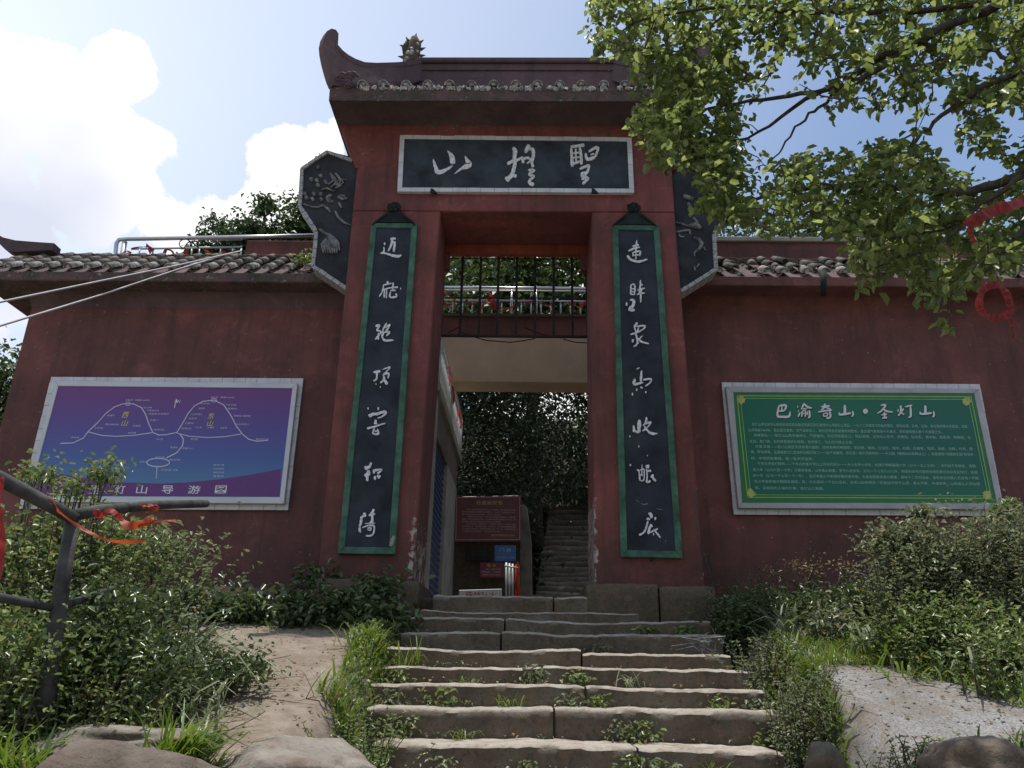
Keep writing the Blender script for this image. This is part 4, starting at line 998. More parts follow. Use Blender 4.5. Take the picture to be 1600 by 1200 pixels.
place(mesh('printed_margin', P, [(0, 1, 5, 4), (1, 2, 6, 5), (2, 3, 7, 6), (3, 0, 4, 7)]), 'printed_margin', nb, m_gdark)
for o1, col in (((165, 155, 1335, 160, 1437, 668, 218, 662), m_lime), ((182, 168, 1322, 173, 1420, 655, 234, 650), m_lime)):
    q = [cg(o1[i], o1[i+1]) for i in range(0, 8, 2)]
    for a, b in zip(q, q[1:]+q[:1]): print_line([a, b], Yq-.001, 1.3 if o1[0] == 165 else .9, col, nb, name='border_line')
rg = random.Random(3)
for cx_, cy_ in ((185, 175), (1315, 180), (1415, 650), (235, 642)):
    mb = []
    V, Fc = [], []
    for k in range(11):
        a = k*2*math.pi/11+rg.uniform(-.2, .2); l = rg.uniform(18, 28)
        c = cg(cx_, cy_); p0 = W(*c, Yq-.003-k*.0003); e = W(*cg(cx_+math.cos(a)*l, cy_+math.sin(a)*l), Yq-.003-k*.0003)
        d = (e-p0).normalized(); n = Vector((-d.z, 0, d.x))*.022; mid = p0.lerp(e, .6); b = len(V)
        V += [p0, mid+n, e, mid-n]; Fc.append((b, b+1, b+2, b+3))
    place(mesh('corner_flower', V, Fc), 'corner_flower', nb, m_gold)
m_blackp = simple('black_print', (.008, .02, .018), .5)
G1, G2 = (1140, 610), (1340, 610)
titles = [(G1, [[(560, 175, 20), (640, 170, 22), (625, 230, 18)], [(560, 175, 18), (545, 285, 22), (600, 300, 24), (675, 295, 24), (687, 240, 12)], [(595, 185, 14), (592, 228, 14)], [(560, 236, 18), (625, 228, 18)]]),
 (G1, [[(775, 185, 20)], [(783, 232, 20)], [(778, 300, 14), (802, 250, 18)], [(850, 145, 20), (815, 215, 14)], [(850, 155, 16), (890, 190, 20), (935, 200, 12)], [(832, 212, 13), (880, 206, 13)], [(825, 236, 14), (820, 300, 14)], [(825, 236, 12), (860, 232, 12), (860, 300, 14)], [(825, 264, 10), (860, 260, 10)], [(882, 235, 13), (882, 280, 13)], [(906, 225, 16), (910, 298, 20), (888, 305, 11)]]),
 (G1, [[(1040, 185, 18), (1140, 175, 18)], [(1085, 150, 20), (1070, 200, 18), (1040, 220, 11)], [(1085, 190, 14), (1150, 213, 16)], [(1005, 245, 15), (1090, 230, 18), (1165, 224, 13)], [(1068, 262, 13), (1072, 293, 13), (1108, 287, 13), (1110, 258, 13), (1070, 262, 11)], [(1137, 232, 18), (1145, 300, 20), (1100, 316, 22)]]),
 (G1, [[(1310, 165, 24), (1310, 262, 28)], [(1240, 275, 14), (1290, 272, 22), (1380, 257, 20)], [(1245, 250, 13), (1250, 278, 15)], [(1395, 235, 13), (1405, 270, 18), (1388, 300, 14)]]),
 (G2, [[(265, 170, 15), (318, 165, 18), (275, 228, 16), (225, 260, 11)], [(285, 200, 13), (330, 235, 18), (400, 246, 13)], [(270, 277, 14), (336, 270, 14)], [(305, 245, 16), (308, 302, 18)], [(280, 314, 15), (336, 308, 20)]]),
 (G2, [[(460, 215, 15), (463, 242, 13)], [(522, 205, 15), (506, 240, 12)], [(490, 170, 18), (492, 240, 18), (462, 290, 14)], [(495, 250, 12), (530, 276, 15)], [(540, 186, 14), (620, 168, 18)], [(600, 177, 18), (605, 288, 20), (576, 304, 12)]]),
 (G2, [[(770, 170, 22), (772, 258, 26)], [(705, 266, 13), (760, 266, 22), (845, 256, 18)], [(710, 240, 13), (715, 272, 15)], [(862, 235, 13), (870, 280, 18), (853, 305, 12)]])]
for i, (o_, st_) in enumerate(titles):
    brush_char(st_, Yq-.0015, (o_[0]+.9, o_[1]+1.1), 7.27, m_blackp, nb, 400+i, rough=.02, name='title_shadow', wscale=1.1)
    brush_char(st_, Yq-.010, o_, 7.27, m_printw, nb, 400+i, rough=.02, name='title_character', wscale=1.1)
c = cg(807, 232); P = [W(c[0]+4*math.cos(q), c[1]+4*math.sin(q), Yq-.010) for q in np.arange(0, 6.28, .5)]; place(mesh('title_dot', P, [tuple(range(len(P)))]), 'title_dot', nb, m_printw)
body = [('圣灯山原位居华山脉国家级旅游名胜区巴南区跳石镇境内山海拔以上景区，一九八二年被定为市级风景区，素有仙境、古寺、云海、奇石怪树等天然景观，海拔', 240, 1315, 303),
 ('山顶海拔1064米，景区层峦叠翠，空气清新宜人，是远近闻名的避暑休闲胜地，是全国气象观测十大景点，常年接待游人数十万游客之多。', 222, 1190, 331),
 ('奇峰怪石——圣灯山山势奇峰林立，气势雄伟，向北可眺望长江，怪石嶙峋，古有仙山名寺，老鹰岩，仙女石，滴水岩，观音洞，杨梅林，仙', 250, 1332, 358),
 ('女洞，南门峡，石林等景观绝妙奇特，鬼斧神工，令人叹为观止之境。', 228, 745, 385),
 ('珍禽 异兽——圣灯山景区天然林海大面积，现有各种珍稀植物，银杏树，香樟，红豆杉，楠木，杜鹃，珍禽有，锦鸡，画眉，白鹇，竹鸡，野', 258, 1342, 415),
 ('猪，野兔等等，这里被誉为二类保护动物的有二一一级产地基地，景区是一座天然氧吧的一一大公园（植物2000多种以上），有着堪称“动植物王国”的世外', 235, 1347, 442),
 ('桃，中草药有黄精，是一座天然宝库。', 235, 547, 469),
 ('千年古寺圣灯禅林——千年古刹圣灯寺山上历经风雨大一一大小古寺十余处，始建于明朝嘉靖六年（公元一五二七年），寺内有千年银杏，清朝', 268, 1355, 500),
 ('至八年（公元六百一十年）又重修寺庙，山寺香火鼎盛，至今六百余年，公元一千七百九十六年，明清年间寺内曾经有僧侣数百余众在此修行，民国', 245, 1365, 531),
 ('四十年（公元一千九百一十一年），圣灯寺香火不断曾经重修建寺庙，大雄宝殿里供奉的佛像，每年十二月初庙会，香客来自四面八方各地一齐朝', 246, 1370, 560),
 ('圣山寺庙祈福方圆闻名遐迩。圣，灯火寄祥一千古山名刹，古寺山如有明月一轮悬挂天际于山顶，香火不断，寺庙钟声，山色迷人人间仙境', 250, 1378, 589),
 ('境，迎来四方人海内外客，圣灯山之美景。', 255, 600, 617)]
for s_, a, b, y in body:
    p0, p1 = cg(a, y), cg(b, y+(0 if b < 1000 else 4)); text_on('notice_text', s_, p0[0], p1[0], p0[1], 4.9, Yq-.003, m_printg, nb)

# ------------------------------------------------------------------ inside the gateway
gr = empty('iron_grille', (CXT, 10.02, Z(528, 10.03)), 'thin black iron grille of upright bars in the top of the gate passage', 'grille')
Yg = 10.03; gz0, gz1 = Z(524, Yg), Z(392, Yg)
for px in (692, 721, 750, 778, 807, 836, 865, 894, 917):
    x = W(px, 460, Yg).x; MB().box(x-.018, x+.018, Yg-.012, Yg+.009, gz0, gz1).build('bar', m_iron, gr)
for py in (405, 466):
    z = Z(py, Yg)
    MB().box(W(690, 460, Yg).x, W(919, 460, Yg).x, Yg-.016, Yg-.010, z-.007, z+.007).build('cross_bar', m_iron, gr)
MB().box(W(684, 520, Yg).x-.05, W(922, 520, Yg).x+.05, Yg-.02, Yg+.02, gz0-.03, gz0).build('bottom_rail', m_iron, gr)
cb = MB()
for pts in ([(742, 527), (760, 532), (797, 535), (820, 532), (836, 529)], [(880, 530), (900, 535), (921, 536)], [(700, 520), (716, 512), (722, 520), (735, 524), (760, 523)], [(820, 512), (845, 522), (880, 528), (921, 527)]):
    cb.tube([W(px, py, 10.07) for px, py in pts], .008, 5)
tag(cb.build('hanging_cable', m_cabled, None, True), 'thin black cable sagging under the grille in the gate opening', 'cable')

# terrace that bridges over behind the gate
ter = empty('terrace_bridge', (CXT, 12.8, Z(597, 12)), 'beige concrete terrace beam crossing behind the gate opening', 'terrace')
tx0, tx1 = X(560, 12, 560), X(1060, 12, 560)
zt_, zb_ = Z(526, 12), Z(597, 12)
MB().box(tx0, tx1, 12.0, 12.5, zb_, zt_).build('beam', m_beige, ter, bevel=.01)
MB().box(tx0, tx1, 12.12, 12.40, zt_+.002, Z(495, 12.12)).build('red_kerb', m_redwall, ter, bevel=.01)
MB().box(tx0, tx1, 12.08, 12.44, Z(495, 12.12)+.002, Z(493, 12.12)+.02).build('kerb_coping', m_base, ter)
def railing(name, label, p0, p1, z_top, z_mid, z_bot, nb_, posts, mat, cat='railing', r=.028, group=None):
    p0, p1 = Vector(p0), Vector(p1); t = empty(name, ((p0.x+p1.x)/2, (p0.y+p1.y)/2, z_bot), label, cat, group)
    at = lambda f, z: Vector((p0.x+(p1.x-p0.x)*f, p0.y+(p1.y-p0.y)*f, z))
    MB().tube([at(0, z_top), at(1, z_top)], r, 10).build('top_rail', mat, t, True)
    MB().tube([at(0, z_mid), at(1, z_mid)], r*.6, 8).build('mid_rail', mat, t, True)
    for i in range(nb_):
        f = (i+.5)/nb_; MB().tube([at(f, z_bot), at(f, z_mid-r*.5)], r*.5, 6).build('baluster', mat, t, True)
    for f in posts: MB().tube([at(f, z_bot), at(f, z_top-r)], r*.85, 8).build('post', mat, t, True)
    return t
Yr = 12.28
rl = railing('steel_railing', 'white metal railing on the terrace behind the gate grille, hung with red ribbons', (X(640, Yr, 460), Yr, 0), (X(960, Yr, 460), Yr, 0), Z(450, Yr), Z(470, Yr), Z(493, Yr)-.02, 21, (.03, .50, .62, .97), m_steel, group='railings')
MB().tube([(X(640, Yr, 460), Yr-.04, Z(456, Yr)), (X(960, Yr, 460), Yr-.04, Z(456, Yr))], .016, 8).build('second_rail', m_galv, rl, True)

# ribbons: short strips of cloth tied on rails and boughs, every one a thing
def ribbon(pts, w, mat, label, group, seed, th=.004, cat='ribbon', n=5, twist=1.0):
    """pts: world points down the middle; the strip twists and creases along it"""
    rg = random.Random(seed); P = [Vector(p) for p in pts]; C = []
    for i in range(len(P)-1):
        for k in range(n):
            t = k/n; q0, q1, q2, q3 = P[max(0, i-1)], P[i], P[i+1], P[min(len(P)-1, i+2)]
            C.append(.5*((2*q1)+(-q0+q2)*t+(2*q0-5*q1+4*q2-q3)*t*t+(-q0+3*q1-3*q2+q3)*t**3))
    C.append(P[-1]); V = []; ph = rg.uniform(0, 6)
    for i, p in enumerate(C):
        d = (C[min(i+1, len(C)-1)]-C[max(i-1, 0)]).normalized()
        side = d.cross(Vector((0, 1, 0)));
        if side.length < .2: side = Vector((1, 0, 0))
        side.normalize(); a = math.sin(i*.55+ph)*.9*twist; s = side*math.cos(a)+d.cross(side)*math.sin(a)
        ww = w*(.85+.25*twist*math.sin(i*.9+ph)); b = d.cross(s).normalized()*th*3*math.sin(i*1.9)
        V += [p-s*ww/2, p+b, p+s*ww/2]
    Fc = []
    for i in range(len(C)-1):
        for k in range(2): Fc.append((i*3+k, i*3+k+1, i*3+k+4, i*3+k+3))
    me = mesh('ribbon', V, Fc, True); o = place(me, 'cloth_ribbon', None, mat)
    tag(o, label, cat, group); return o
def pxs(pts, Y): return [W(px, py, Y) for px, py in pts]
gR = 'ribbons on the terrace railing'
cen = [([(690, 448), (694, 456), (701, 463), (712, 470)], .05, m_ribo, 'orange ribbon hanging from the left end of the terrace top rail'),
 ([(692, 472), (702, 478), (712, 474)], .06, m_ribp, 'leftmost short pink ribbon knotted on the terrace mid rail'),
 ([(728, 468), (735, 476), (745, 471)], .05, m_ribp, 'pink ribbon on the mid rail left of the orange bunch'),
 ([(752, 482), (757, 474), (766, 470), (772, 480)], .07, m_ribo, 'orange ribbon bunched beside the ring on the terrace rail'),
 ([(764, 462), (772, 470), (770, 484)], .10, m_rib, 'broad bright red ribbon hanging just right of the orange one'),
 ([(778, 478), (790, 483), (803, 478)], .05, m_ribo, 'sagging ribbon loop in the middle of the terrace rail'),
 ([(820, 476), (828, 472), (834, 470)], .05, m_ribp, 'small pink ribbon left of the tall railing post'),
 ([(846, 472), (856, 478), (866, 474)], .07, m_rib, 'red ribbon knotted just right of the tall railing post'),
 ([(862, 472), (863, 482), (862, 492)], .045, m_ribp, 'red ribbon with a long tail near the second post'),
 ([(896, 476), (905, 480), (913, 472), (919, 478)], .07, m_ribo, 'orange ribbon bunched at the right end of the terrace rail'),
 ([(884, 471), (892, 476), (898, 472)], .05, m_rib, 'small red ribbon left of the rightmost orange bunch')]
for i, (p, w, m, lb) in enumerate(cen): ribbon(pxs(p, Yr-.06), w, m, lb, gR, i)
for cx_, lab in ((761.5, 'thin bent wire ring on the terrace rail above the orange ribbon'), (917, 'thin bent wire ring at the right end of the terrace rail')):
    o = MB().tube([W(cx_+8*math.cos(a), 466-9*math.sin(a), Yr-.05) for a in np.linspace(0, math.pi, 9)], .008, 5).build('wire_ring', m_galv, None, True); tag(o, lab, 'wire')

# annex with the blue shutter
Xa = X(667, 10.35, 900); zf_ = stepZ[-1]
an = empty('side_building', (Xa-1, 12.2, zf_), 'cream side building with a blue roller shutter inside the gate on the left', 'building')
zlin = Z(733, 12.6, 700); zro = Z(640, 11, 690)
def xw(px, y, py=900): return X(px, y, py)
MB().box(Xa-.5, Xa, 10.25, 10.62, zf_-.1, zlin+.55).build('column', m_cream, an, bevel=.01)
MB().box(Xa-.5, Xa, 12.30, 14.1, zf_-.1, zlin).build('column', m_cream, an, bevel=.01)
MB().box(Xa-.55, Xa-.01, 10.62, 14.1, zlin+.002, zlin+.55).build('lintel', simple('brown_render', (.16, .125, .095), .9, var=.25, scale=3, bump=.3), an, bevel=.01)  # lintel in a darker mottled brown than the cream columns
MB().box(Xa-2.4, Xa+.05, 10.25, 14.4, zlin+.552, zlin+.70).build('balcony_slab', m_cream, an, bevel=.01)
n = 24; zz0, zz1 = zf_, zlin
for i in range(n):
    z0, z1 = zz0+(zz1-zz0)*i/n, zz0+(zz1-zz0)*(i+1)/n
    MB().tube([(Xa-.10, 10.63, (z0+z1)/2), (Xa-.10, 12.29, (z0+z1)/2)], (z1-z0)*.52, 6).build('shutter_slat', m_blue, an)
br = railing('balcony_railing', 'white balcony railing receding over the blue shutter, tangled with red ribbons', (Xa+.02, 10.3, 0), (Xa+.02, 14.3, 0), zlin+1.45, zlin+1.30, zlin+.70, 20, (0, .5, 1), m_galv, r=.022, group='railings')
for i in range(4):
    y = 11.2+i*.75; z = zlin+1.3-.05*(i % 3); lb = ['nearest', 'second', 'third', 'farthest'][i]
    ribbon([(Xa+.05, y, z), (Xa+.08, y+.1, z-.12), (Xa+.06, y+.18, z-.26)], .04, m_rib if i % 2 else m_ribp, lb+' red ribbon hanging on the receding balcony railing', 'ribbons on the balcony railing', 40+i)
o = MB().tube([(X(712, 14.0, 650), 14.0, zlin), W(711, 590, 14.0)], .022, 8).build('metal_pole', m_galv, None, True); tag(o, 'thin pale upright pole at the far end of the balcony', 'pole')

# back wall with notices
Yw = 14.3; rw = empty('back_wall', (X(765, Yw), Yw+.2, zf_), 'dark stained wall carrying the notices behind the gate', 'wall')
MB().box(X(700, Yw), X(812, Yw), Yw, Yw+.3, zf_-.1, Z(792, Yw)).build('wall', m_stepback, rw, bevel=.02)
MB().prism([W(812, 950, Yw-.05), W(832, 950, Yw-.05), W(831, 850, Yw-.05), W(824, 792, Yw-.05), W(812, 788, Yw-.05)], (0, .4, 0)).build('gate_pier', simple('mossy_pale_pier', (.20, .19, .155), .9, var=.3, scale=3, bump=.4), rw, bevel=.015)
def notice(name, label, q, mat, Y, frame=None):
    t = empty(name, tuple(W((q[2][0]+q[3][0])/2, q[2][1], Y)), label, 'sign')
    MB().prism([W(px, py, Y) for px, py in q], (0, .05, 0)).build('panel', mat, t, bevel=.006)
    return t
m_brown = simple('dark_brown_red_enamel', (.15, .030, .028), .45, var=.1)
m_bluesign = simple('blue_enamel', (.045, .15, .42), .45, var=.05)
m_redsign = simple('dark_red_enamel', (.16, .022, .04), .5, var=.1)
m_whites = simple('white_board', (.70, .72, .72), .6, var=.1)
m_blacks = simple('black_stone_slab', (.020, .020, .018), .8, var=.3, bump=.3)
m_goldp = simple('gold_print', (.70, .48, .10), .5)
m_redp = simple('red_print', (.55, .05, .06), .5)
m_pinkp = simple('dusty_pink_print', (.60, .40, .40), .5)
Y1 = 13.95
bs = notice('brown_notice', 'large dark brown notice with a gold heading behind the gate', [(712, 776), (814, 774), (814, 846), (710, 847)], m_brown, Y1)
rim = [(713.5, 777.5), (812, 776), (812, 843), (712, 843.5)]
for a, b in zip(rim, rim[1:]+rim[:1]): print_line([a, b], Y1-.002, .8, m_pinkp, bs, name='border_line')
text_on('heading', '社会治安书', 744, 785, 785.5, 6.4, Y1-.003, m_goldp, bs, bold=.008)
rg = random.Random(2)
nt = ['为进一步加强风景区森林防火安全的管理，保护生态环境和游客', '切实维护景区内游客的人身安全，特向广大游客倡议如下', '遵守景区各项规章制度，爱护公共设施', '不携带火种进入林区，不在林区内吸烟和使用明火，自觉接受', '检查，发现火情及时报警，积极配合景区的管理工作人员，共', '同维护良好的旅游秩序和卫生环境', '不乱扔垃圾，不攀折花木，不损毁文物古迹，文明出行游览', '讲究文明礼貌，自觉排队购票，尊老爱幼，注意自身财物安全保管', '大力倡导绿色旅游，共同保护圣灯山的一草一木，共建和谐家园', '为了您和他人的幸福安全，请自觉遵守以上事项']
for i, s_ in enumerate(nt): text_on('notice_text', s_, (729 if i in (0, 3, 6) else 722), (806 if i not in (2, 5, 9) else 782), 796.5+i*3.75, 2.4, Y1-.003, m_pinkp, bs)
text_on('signature', '重庆市巴南区圣灯山林场', 768, 804, 836.5, 3.2, Y1-.003, m_goldp, bs)
bl = notice('blue_notice', 'small bright blue notice with pale letters under the brown one', [(773, 852), (806, 852), (805.5, 877), (772.5, 877)], m_bluesign, Y1)
text_on('heading', '门 票', 781, 799, 859.5, 6, Y1-.003, m_printg, bl, bold=.008); text_on('notice_text', '票价五元一人次', 776, 803, 871, 3.6, Y1-.003, m_printg, bl)
dk = notice('dark_slab_notice', 'dark stone slab sign with faint lettering left of the blue one', [(727, 854), (766, 853.5), (765.5, 876), (727, 876)], m_blacks, Y1)
text_on('heading', '圣灯山', 735, 760, 864, 10, Y1-.003, simple('dull_grey_print', (.05, .05, .048), .8), dk, bold=.008)
rd = notice('red_notice', 'small dark red warning notice with gold heading beside the fence bars', [(750, 879), (787, 878.5), (786.5, 903), (749.5, 903)], m_redsign, Y1)
text_on('heading', '警 示', 761, 775, 883.5, 4.2, Y1-.003, m_goldp, rd, bold=.008)
for i, s_ in enumerate(('进入林区严禁', '携带火种，严禁吸烟', '违者依法追究责任')): text_on('notice_text', s_, 760 if i == 0 else 753, 782, 889.5+i*4.2, 2.7, Y1-.003, m_pinkp, rd)
for q in (rim,): pass
wt = notice('white_fire_sign', 'low white board with red lettering standing on the floor behind the top step', [(717, 922), (784, 920), (784, 958), (717, 958)], m_whites, 13.2)
text_on('heading', '森林防火', 727, 776, 928.5, 8, 13.2-.003, m_redp, wt, bold=.008)
fb = empty('bar_fence', (X(800, 13.6), 13.6, zf_), 'short white and red upright bar fence beside the notices', 'fence')
for i, px in enumerate((791, 796, 801, 806, 810)):
    MB().tube([W(px, 955, 13.6), W(px, 879+(i*1.0), 13.6)], .022, 6).build('bar', m_galv if i < 3 else m_rib, fb, True)
MB().tube([W(788, 884, 13.57), W(812, 888, 13.57)], .016, 6).build('cross_rail', m_galv, fb, True)
ribbon(pxs([(808, 878), (811, 890), (809, 905), (812, 925)], 13.5), .05, m_ribo, 'orange red ribbon dangling on the bar fence beside the notices', 'ribbons on the fence', 71)

# flight of steps climbing behind the gate
rs = bpy.data.objects.new('rear_stone_steps', None); link(rs); rs.location = (1.1, 17, zf_); WM[rs] = Matrix.Translation(rs.location); tag(rs, kind='structure')
for k in range(19):
    y = 14.5+k*.34; py = 933-8.0*k; z = Z(py, y, 890)
    zprev = Z(933-8.0*(k-1), y-.34, 890) if k else zf_
    rough_block('step_stone', X(836+k*1.2, y, py), X(990, y, py), y, y+.5, z-.45, z, 500+k, rs, m_step, nx=9, round_=.03, wave=.03)

# ------------------------------------------------------------------ foliage
NP = np.random.RandomState(11)
def leaf_arrays(P, size, up=.6, width=.5, droop=.25, fold=.16, rs=NP, hexa=True, dirs=None):
    """P (n,3) leaf bases -> vertices and quads of folded leaves"""
    P = np.asarray(P, float); n = len(P)
    a = rs.uniform(0, 2*np.pi, n)
    d = np.stack([np.cos(a), np.sin(a), rs.normal(-droop, .45, n)], 1) if dirs is None else dirs+rs.normal(0, .45, (n, 3))
    d /= np.linalg.norm(d, axis=1)[:, None]
    u = np.stack([rs.normal(0, 1-up, n), rs.normal(0, 1-up, n), np.ones(n)*up+rs.normal(0, .2, n)], 1)+1e-3
    s = np.cross(d, u); s /= np.maximum(np.linalg.norm(s, axis=1)[:, None], 1e-6); u = np.cross(s, d)
    L = (size*rs.uniform(.65, 1.2, n))[:, None]; w = L*width*rs.uniform(.8, 1.15, (n, 1))
    f = fold*w*2
    bend = -u*L*.12
    b = P; t = P+d*L+bend*1.6
    m1 = P+d*L*.26; m2 = P+d*L*.74+bend*.6
    if hexa:
        r1 = m1+s*w*.46+u*f; r2 = m2+s*w*.42+u*f; l1 = m1-s*w*.46+u*f; l2 = m2-s*w*.42+u*f
        V = np.stack([b, r1, r2, t, l2, l1], 1).reshape(-1, 3)
        i = np.arange(n)[:, None]*6; Q = np.concatenate([i+np.array([[0, 1, 2, 3]]), i+np.array([[0, 3, 4, 5]])], 0)
    else:
        m = P+d*L*.5; V = np.stack([b, m+s*w*.5+u*f, t, m-s*w*.5+u*f], 1).reshape(-1, 3)
        i = np.arange(n)[:, None]*4; Q = i+np.array([[0, 1, 2, 3]])
    return V, Q
def leaves(name, P, size, mat, parent, stuff=True, **k):
    V, Q = leaf_arrays(P, size, **k); me = npmesh(name, V, Q); me.materials.append(mat)
    o = place(me, name, parent)
    if stuff: o['kind'] = 'stuff'
    return o
def clumps(c, r, nc, per, spread, rs=NP, low=-.4, shell=.55):
    """points gathered in clumps through an ellipsoid, most of them near its skin"""
    c, r = np.array(c, float), np.array(r, float)
    d = rs.normal(0, 1, (nc, 3)); d /= np.linalg.norm(d, axis=1)[:, None]; d[:, 2] = np.where(d[:, 2] < low, -d[:, 2]*.5, d[:, 2])
    C = c+d*r*rs.uniform(shell, 1.0, (nc, 1))*rs.uniform(.8, 1.12, (nc, 1))
    P = C[:, None, :]+rs.normal(0, 1, (nc, per, 3))*spread*rs.uniform(.5, 1.3, (nc, 1, 1))*np.array([1, 1, .7])
    return C, P.reshape(-1, 3)
def blades(P, h, w, lean=.5, curl=.5, rs=NP, aim=None):
    P = np.asarray(P, float); n = len(P); a = rs.uniform(0, 2*np.pi, n)
    d = np.stack([np.cos(a), np.sin(a), np.zeros(n)], 1)
    if aim is not None: d = d*.6+np.array(aim); d /= np.linalg.norm(d, axis=1)[:, None]
    s = np.stack([-d[:, 1], d[:, 0], np.zeros(n)], 1)
    H = (h*rs.uniform(.45, 1.2, n))[:, None]; ww = (w*rs.uniform(.6, 1.3, n))[:, None]; le = lean*rs.uniform(.2, 1.3, (n, 1)); cu = curl*rs.uniform(.3, 1.4, (n, 1))
    rows = []
    for t, wf in ((0, .8), (.38, 1.0), (.72, .75), (1.0, .08)):
        c = P+d*H*(le*t+cu*t*t*.6)+np.array([0, 0, 1])*H*(t-.55*cu*t*t*t)
        rows += [c-s*ww*wf/2, c+s*ww*wf/2]
    V = np.stack(rows, 1).reshape(-1, 3); i = np.arange(n)[:, None]*8
    Q = np.concatenate([i+np.array([[0, 1, 3, 2]]), i+np.array([[2, 3, 5, 4]]), i+np.array([[4, 5, 7, 6]])], 0)
    return V, Q
def grass(name, P, h, w, mat, parent=None, **k):
    V, Q = blades(P, h, w, **k); me = npmesh(name, V, Q); me.materials.append(mat); o = place(me, name, parent); o['kind'] = 'stuff'; return o
def on_ground(pts): return np.array([(x, y, ground_z(x, y)-.01) for x, y in pts])
def strip_pts(poly, n, rs=NP):
    """random ground points inside a photograph polygon given as (px, y distance)"""
    out = []; xs_ = [p[0] for p in poly]; ys_ = [p[1] for p in poly]
    while len(out) < n:
        a, b = rs.uniform(min(xs_), max(xs_)), rs.uniform(min(ys_), max(ys_)); c = False; j = len(poly)-1
        for i in range(len(poly)):
            if (poly[i][1] > b) != (poly[j][1] > b) and a < (poly[j][0]-poly[i][0])*(b-poly[i][1])/(poly[j][1]-poly[i][1])+poly[i][0]: c = not c
            j = i
        if c: out.append((X(a, b, 1060), b))
    return out
def shrub(name, label, cat, c, r, n, size, mat, group=None, nc=None, spread=.16, stems=7, up=.6, width=.5, shell=.45, low=-.4, seed=0):
    rs = np.random.RandomState(seed+100); c = Vector(c); base = (c.x, c.y, ground_z(c.x, c.y) if c.y < 14 else hill(c.x, c.y))
    t = empty(name, base, label, cat, group); nc = nc or max(8, n//28)
    C, P = clumps(c, r, nc, max(4, n//nc), spread, rs, low, shell)
    leaves('foliage', P, size, mat, t, rs=rs, up=up, width=width)
    sm = MB(); rg = random.Random(seed)
    for k in range(min(stems, len(C))):
        q = Vector(C[k]); b = Vector((base[0]+rg.uniform(-.1, .1)*r[0], base[1]+rg.uniform(-.1, .1), base[2]-.03)); mid = b.lerp(q, .5)+Vector((rg.uniform(-.1, .1), rg.uniform(-.1, .1), .08))
        sm.tube([b, mid, q], [.016, .011, .004], 5)
    sm.build('stem', m_stem, t, True)
    return t
# --- the wooded hillside behind the gate
rs = np.random.RandomState(3)
pts = []
while len(pts) < 15000:
    y = rs.uniform(14.7, 30); x = rs.uniform(-7, 7)*(.5+y/30)
    if .35 < x < 2.3 and y < 21.5 and rs.rand() < .97: continue
    pts.append((x, y))
P = np.array([(x, y, hill(x, y)+abs(rs.normal(0, .55))) for x, y in pts])
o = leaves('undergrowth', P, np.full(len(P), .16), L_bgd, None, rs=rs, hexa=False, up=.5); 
# creepers hanging over the bank right behind the notices and over the stairs
def bank(x0, x1, y0, y1, z0, z1, n, size, seed, mat, name, label):
    rs = np.random.RandomState(seed); k = n//30
    C = np.stack([rs.uniform(x0, x1, k), rs.uniform(y0, y1, k), rs.uniform(z0, z1, k)], 1)
    P = (C[:, None, :]+rs.normal(0, .22, (k, 30, 3))).reshape(-1, 3)
    o = leaves(name, P, np.full(len(P), size), mat, None, rs=rs, hexa=False, up=.4, droop=.6); return o
tag(o, kind='stuff')
zTop = Z(600, 15.5)
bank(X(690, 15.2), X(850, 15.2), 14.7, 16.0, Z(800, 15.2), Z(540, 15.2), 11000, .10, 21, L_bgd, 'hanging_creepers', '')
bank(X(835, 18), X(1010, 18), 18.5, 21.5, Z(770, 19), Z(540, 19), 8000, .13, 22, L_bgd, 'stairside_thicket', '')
# trees beyond: crown of clumps on trunk and limbs
def tree(label, x, y, h, r, n, size, mat, seed, group, name='background_tree', crown_low=.42, nc=70, spread=.55, zb=None):
    rg = random.Random(seed); rs = np.random.RandomState(seed); zb = hill(x, y) if zb is None else zb
    t = empty(name, (x, y, zb), label, 'tree', group)
    tr = MB(); top = Vector((x+rg.uniform(-.3, .3), y, zb+h*.82))
    tr.tube([(x, y, zb-.3), (x+rg.uniform(-.15, .15), y, zb+h*.4), top], [.16+h*.008, .12, .03], 8); tr.build('trunk', m_bark, t, True)
    c = (x, y, zb+h*(1+crown_low)/2); rr = (r, r, h*(1-crown_low)/2)
    C, P = clumps(c, rr, nc, n//nc, spread, rs, -.7, .35)
    leaves('crown', P, np.full(len(P), size), mat, t, rs=rs, hexa=False, up=.55)
    lb = MB()
    for k in range(10):
        q = Vector(C[k]); s = zb+h*rg.uniform(.3, .7); lb.tube([(x, y, s), ((x+q.x)/2, (y+q.y)/2, (s+q.z)/2+.3), q], [.07, .05, .015], 5)
    lb.build('limb', m_bark, t, True)
    return t
gT = 'trees on the slope behind the gate'
tree('broad dark tree directly behind the terrace railing, filling the gate grille', .2, 18.2, 8.8, 4.2, 27000, .18, L_bg, 31, gT, nc=150, crown_low=.30, zb=4.6)
tree('darker tree behind the left half of the gate opening', -2.9, 16.6, 7.2, 2.5, 10000, .17, L_bg, 32, gT, nc=90, crown_low=.25, zb=3.6)
tree('tree over the top of the stairs behind the gate', 2.6, 21, 8.0, 3.4, 8000, .16, L_bg, 33, gT, nc=90, crown_low=.22, zb=5.2)
tree('dark pine crown showing above the roof between the railing and the tower', W(418, 350, 24).x, 24, 10.5, 2.0, 30000, .20, L_pine, 34, gT, 'pine_tree', crown_low=.25, nc=200, spread=.26, zb=Z(296, 24)-10.7)
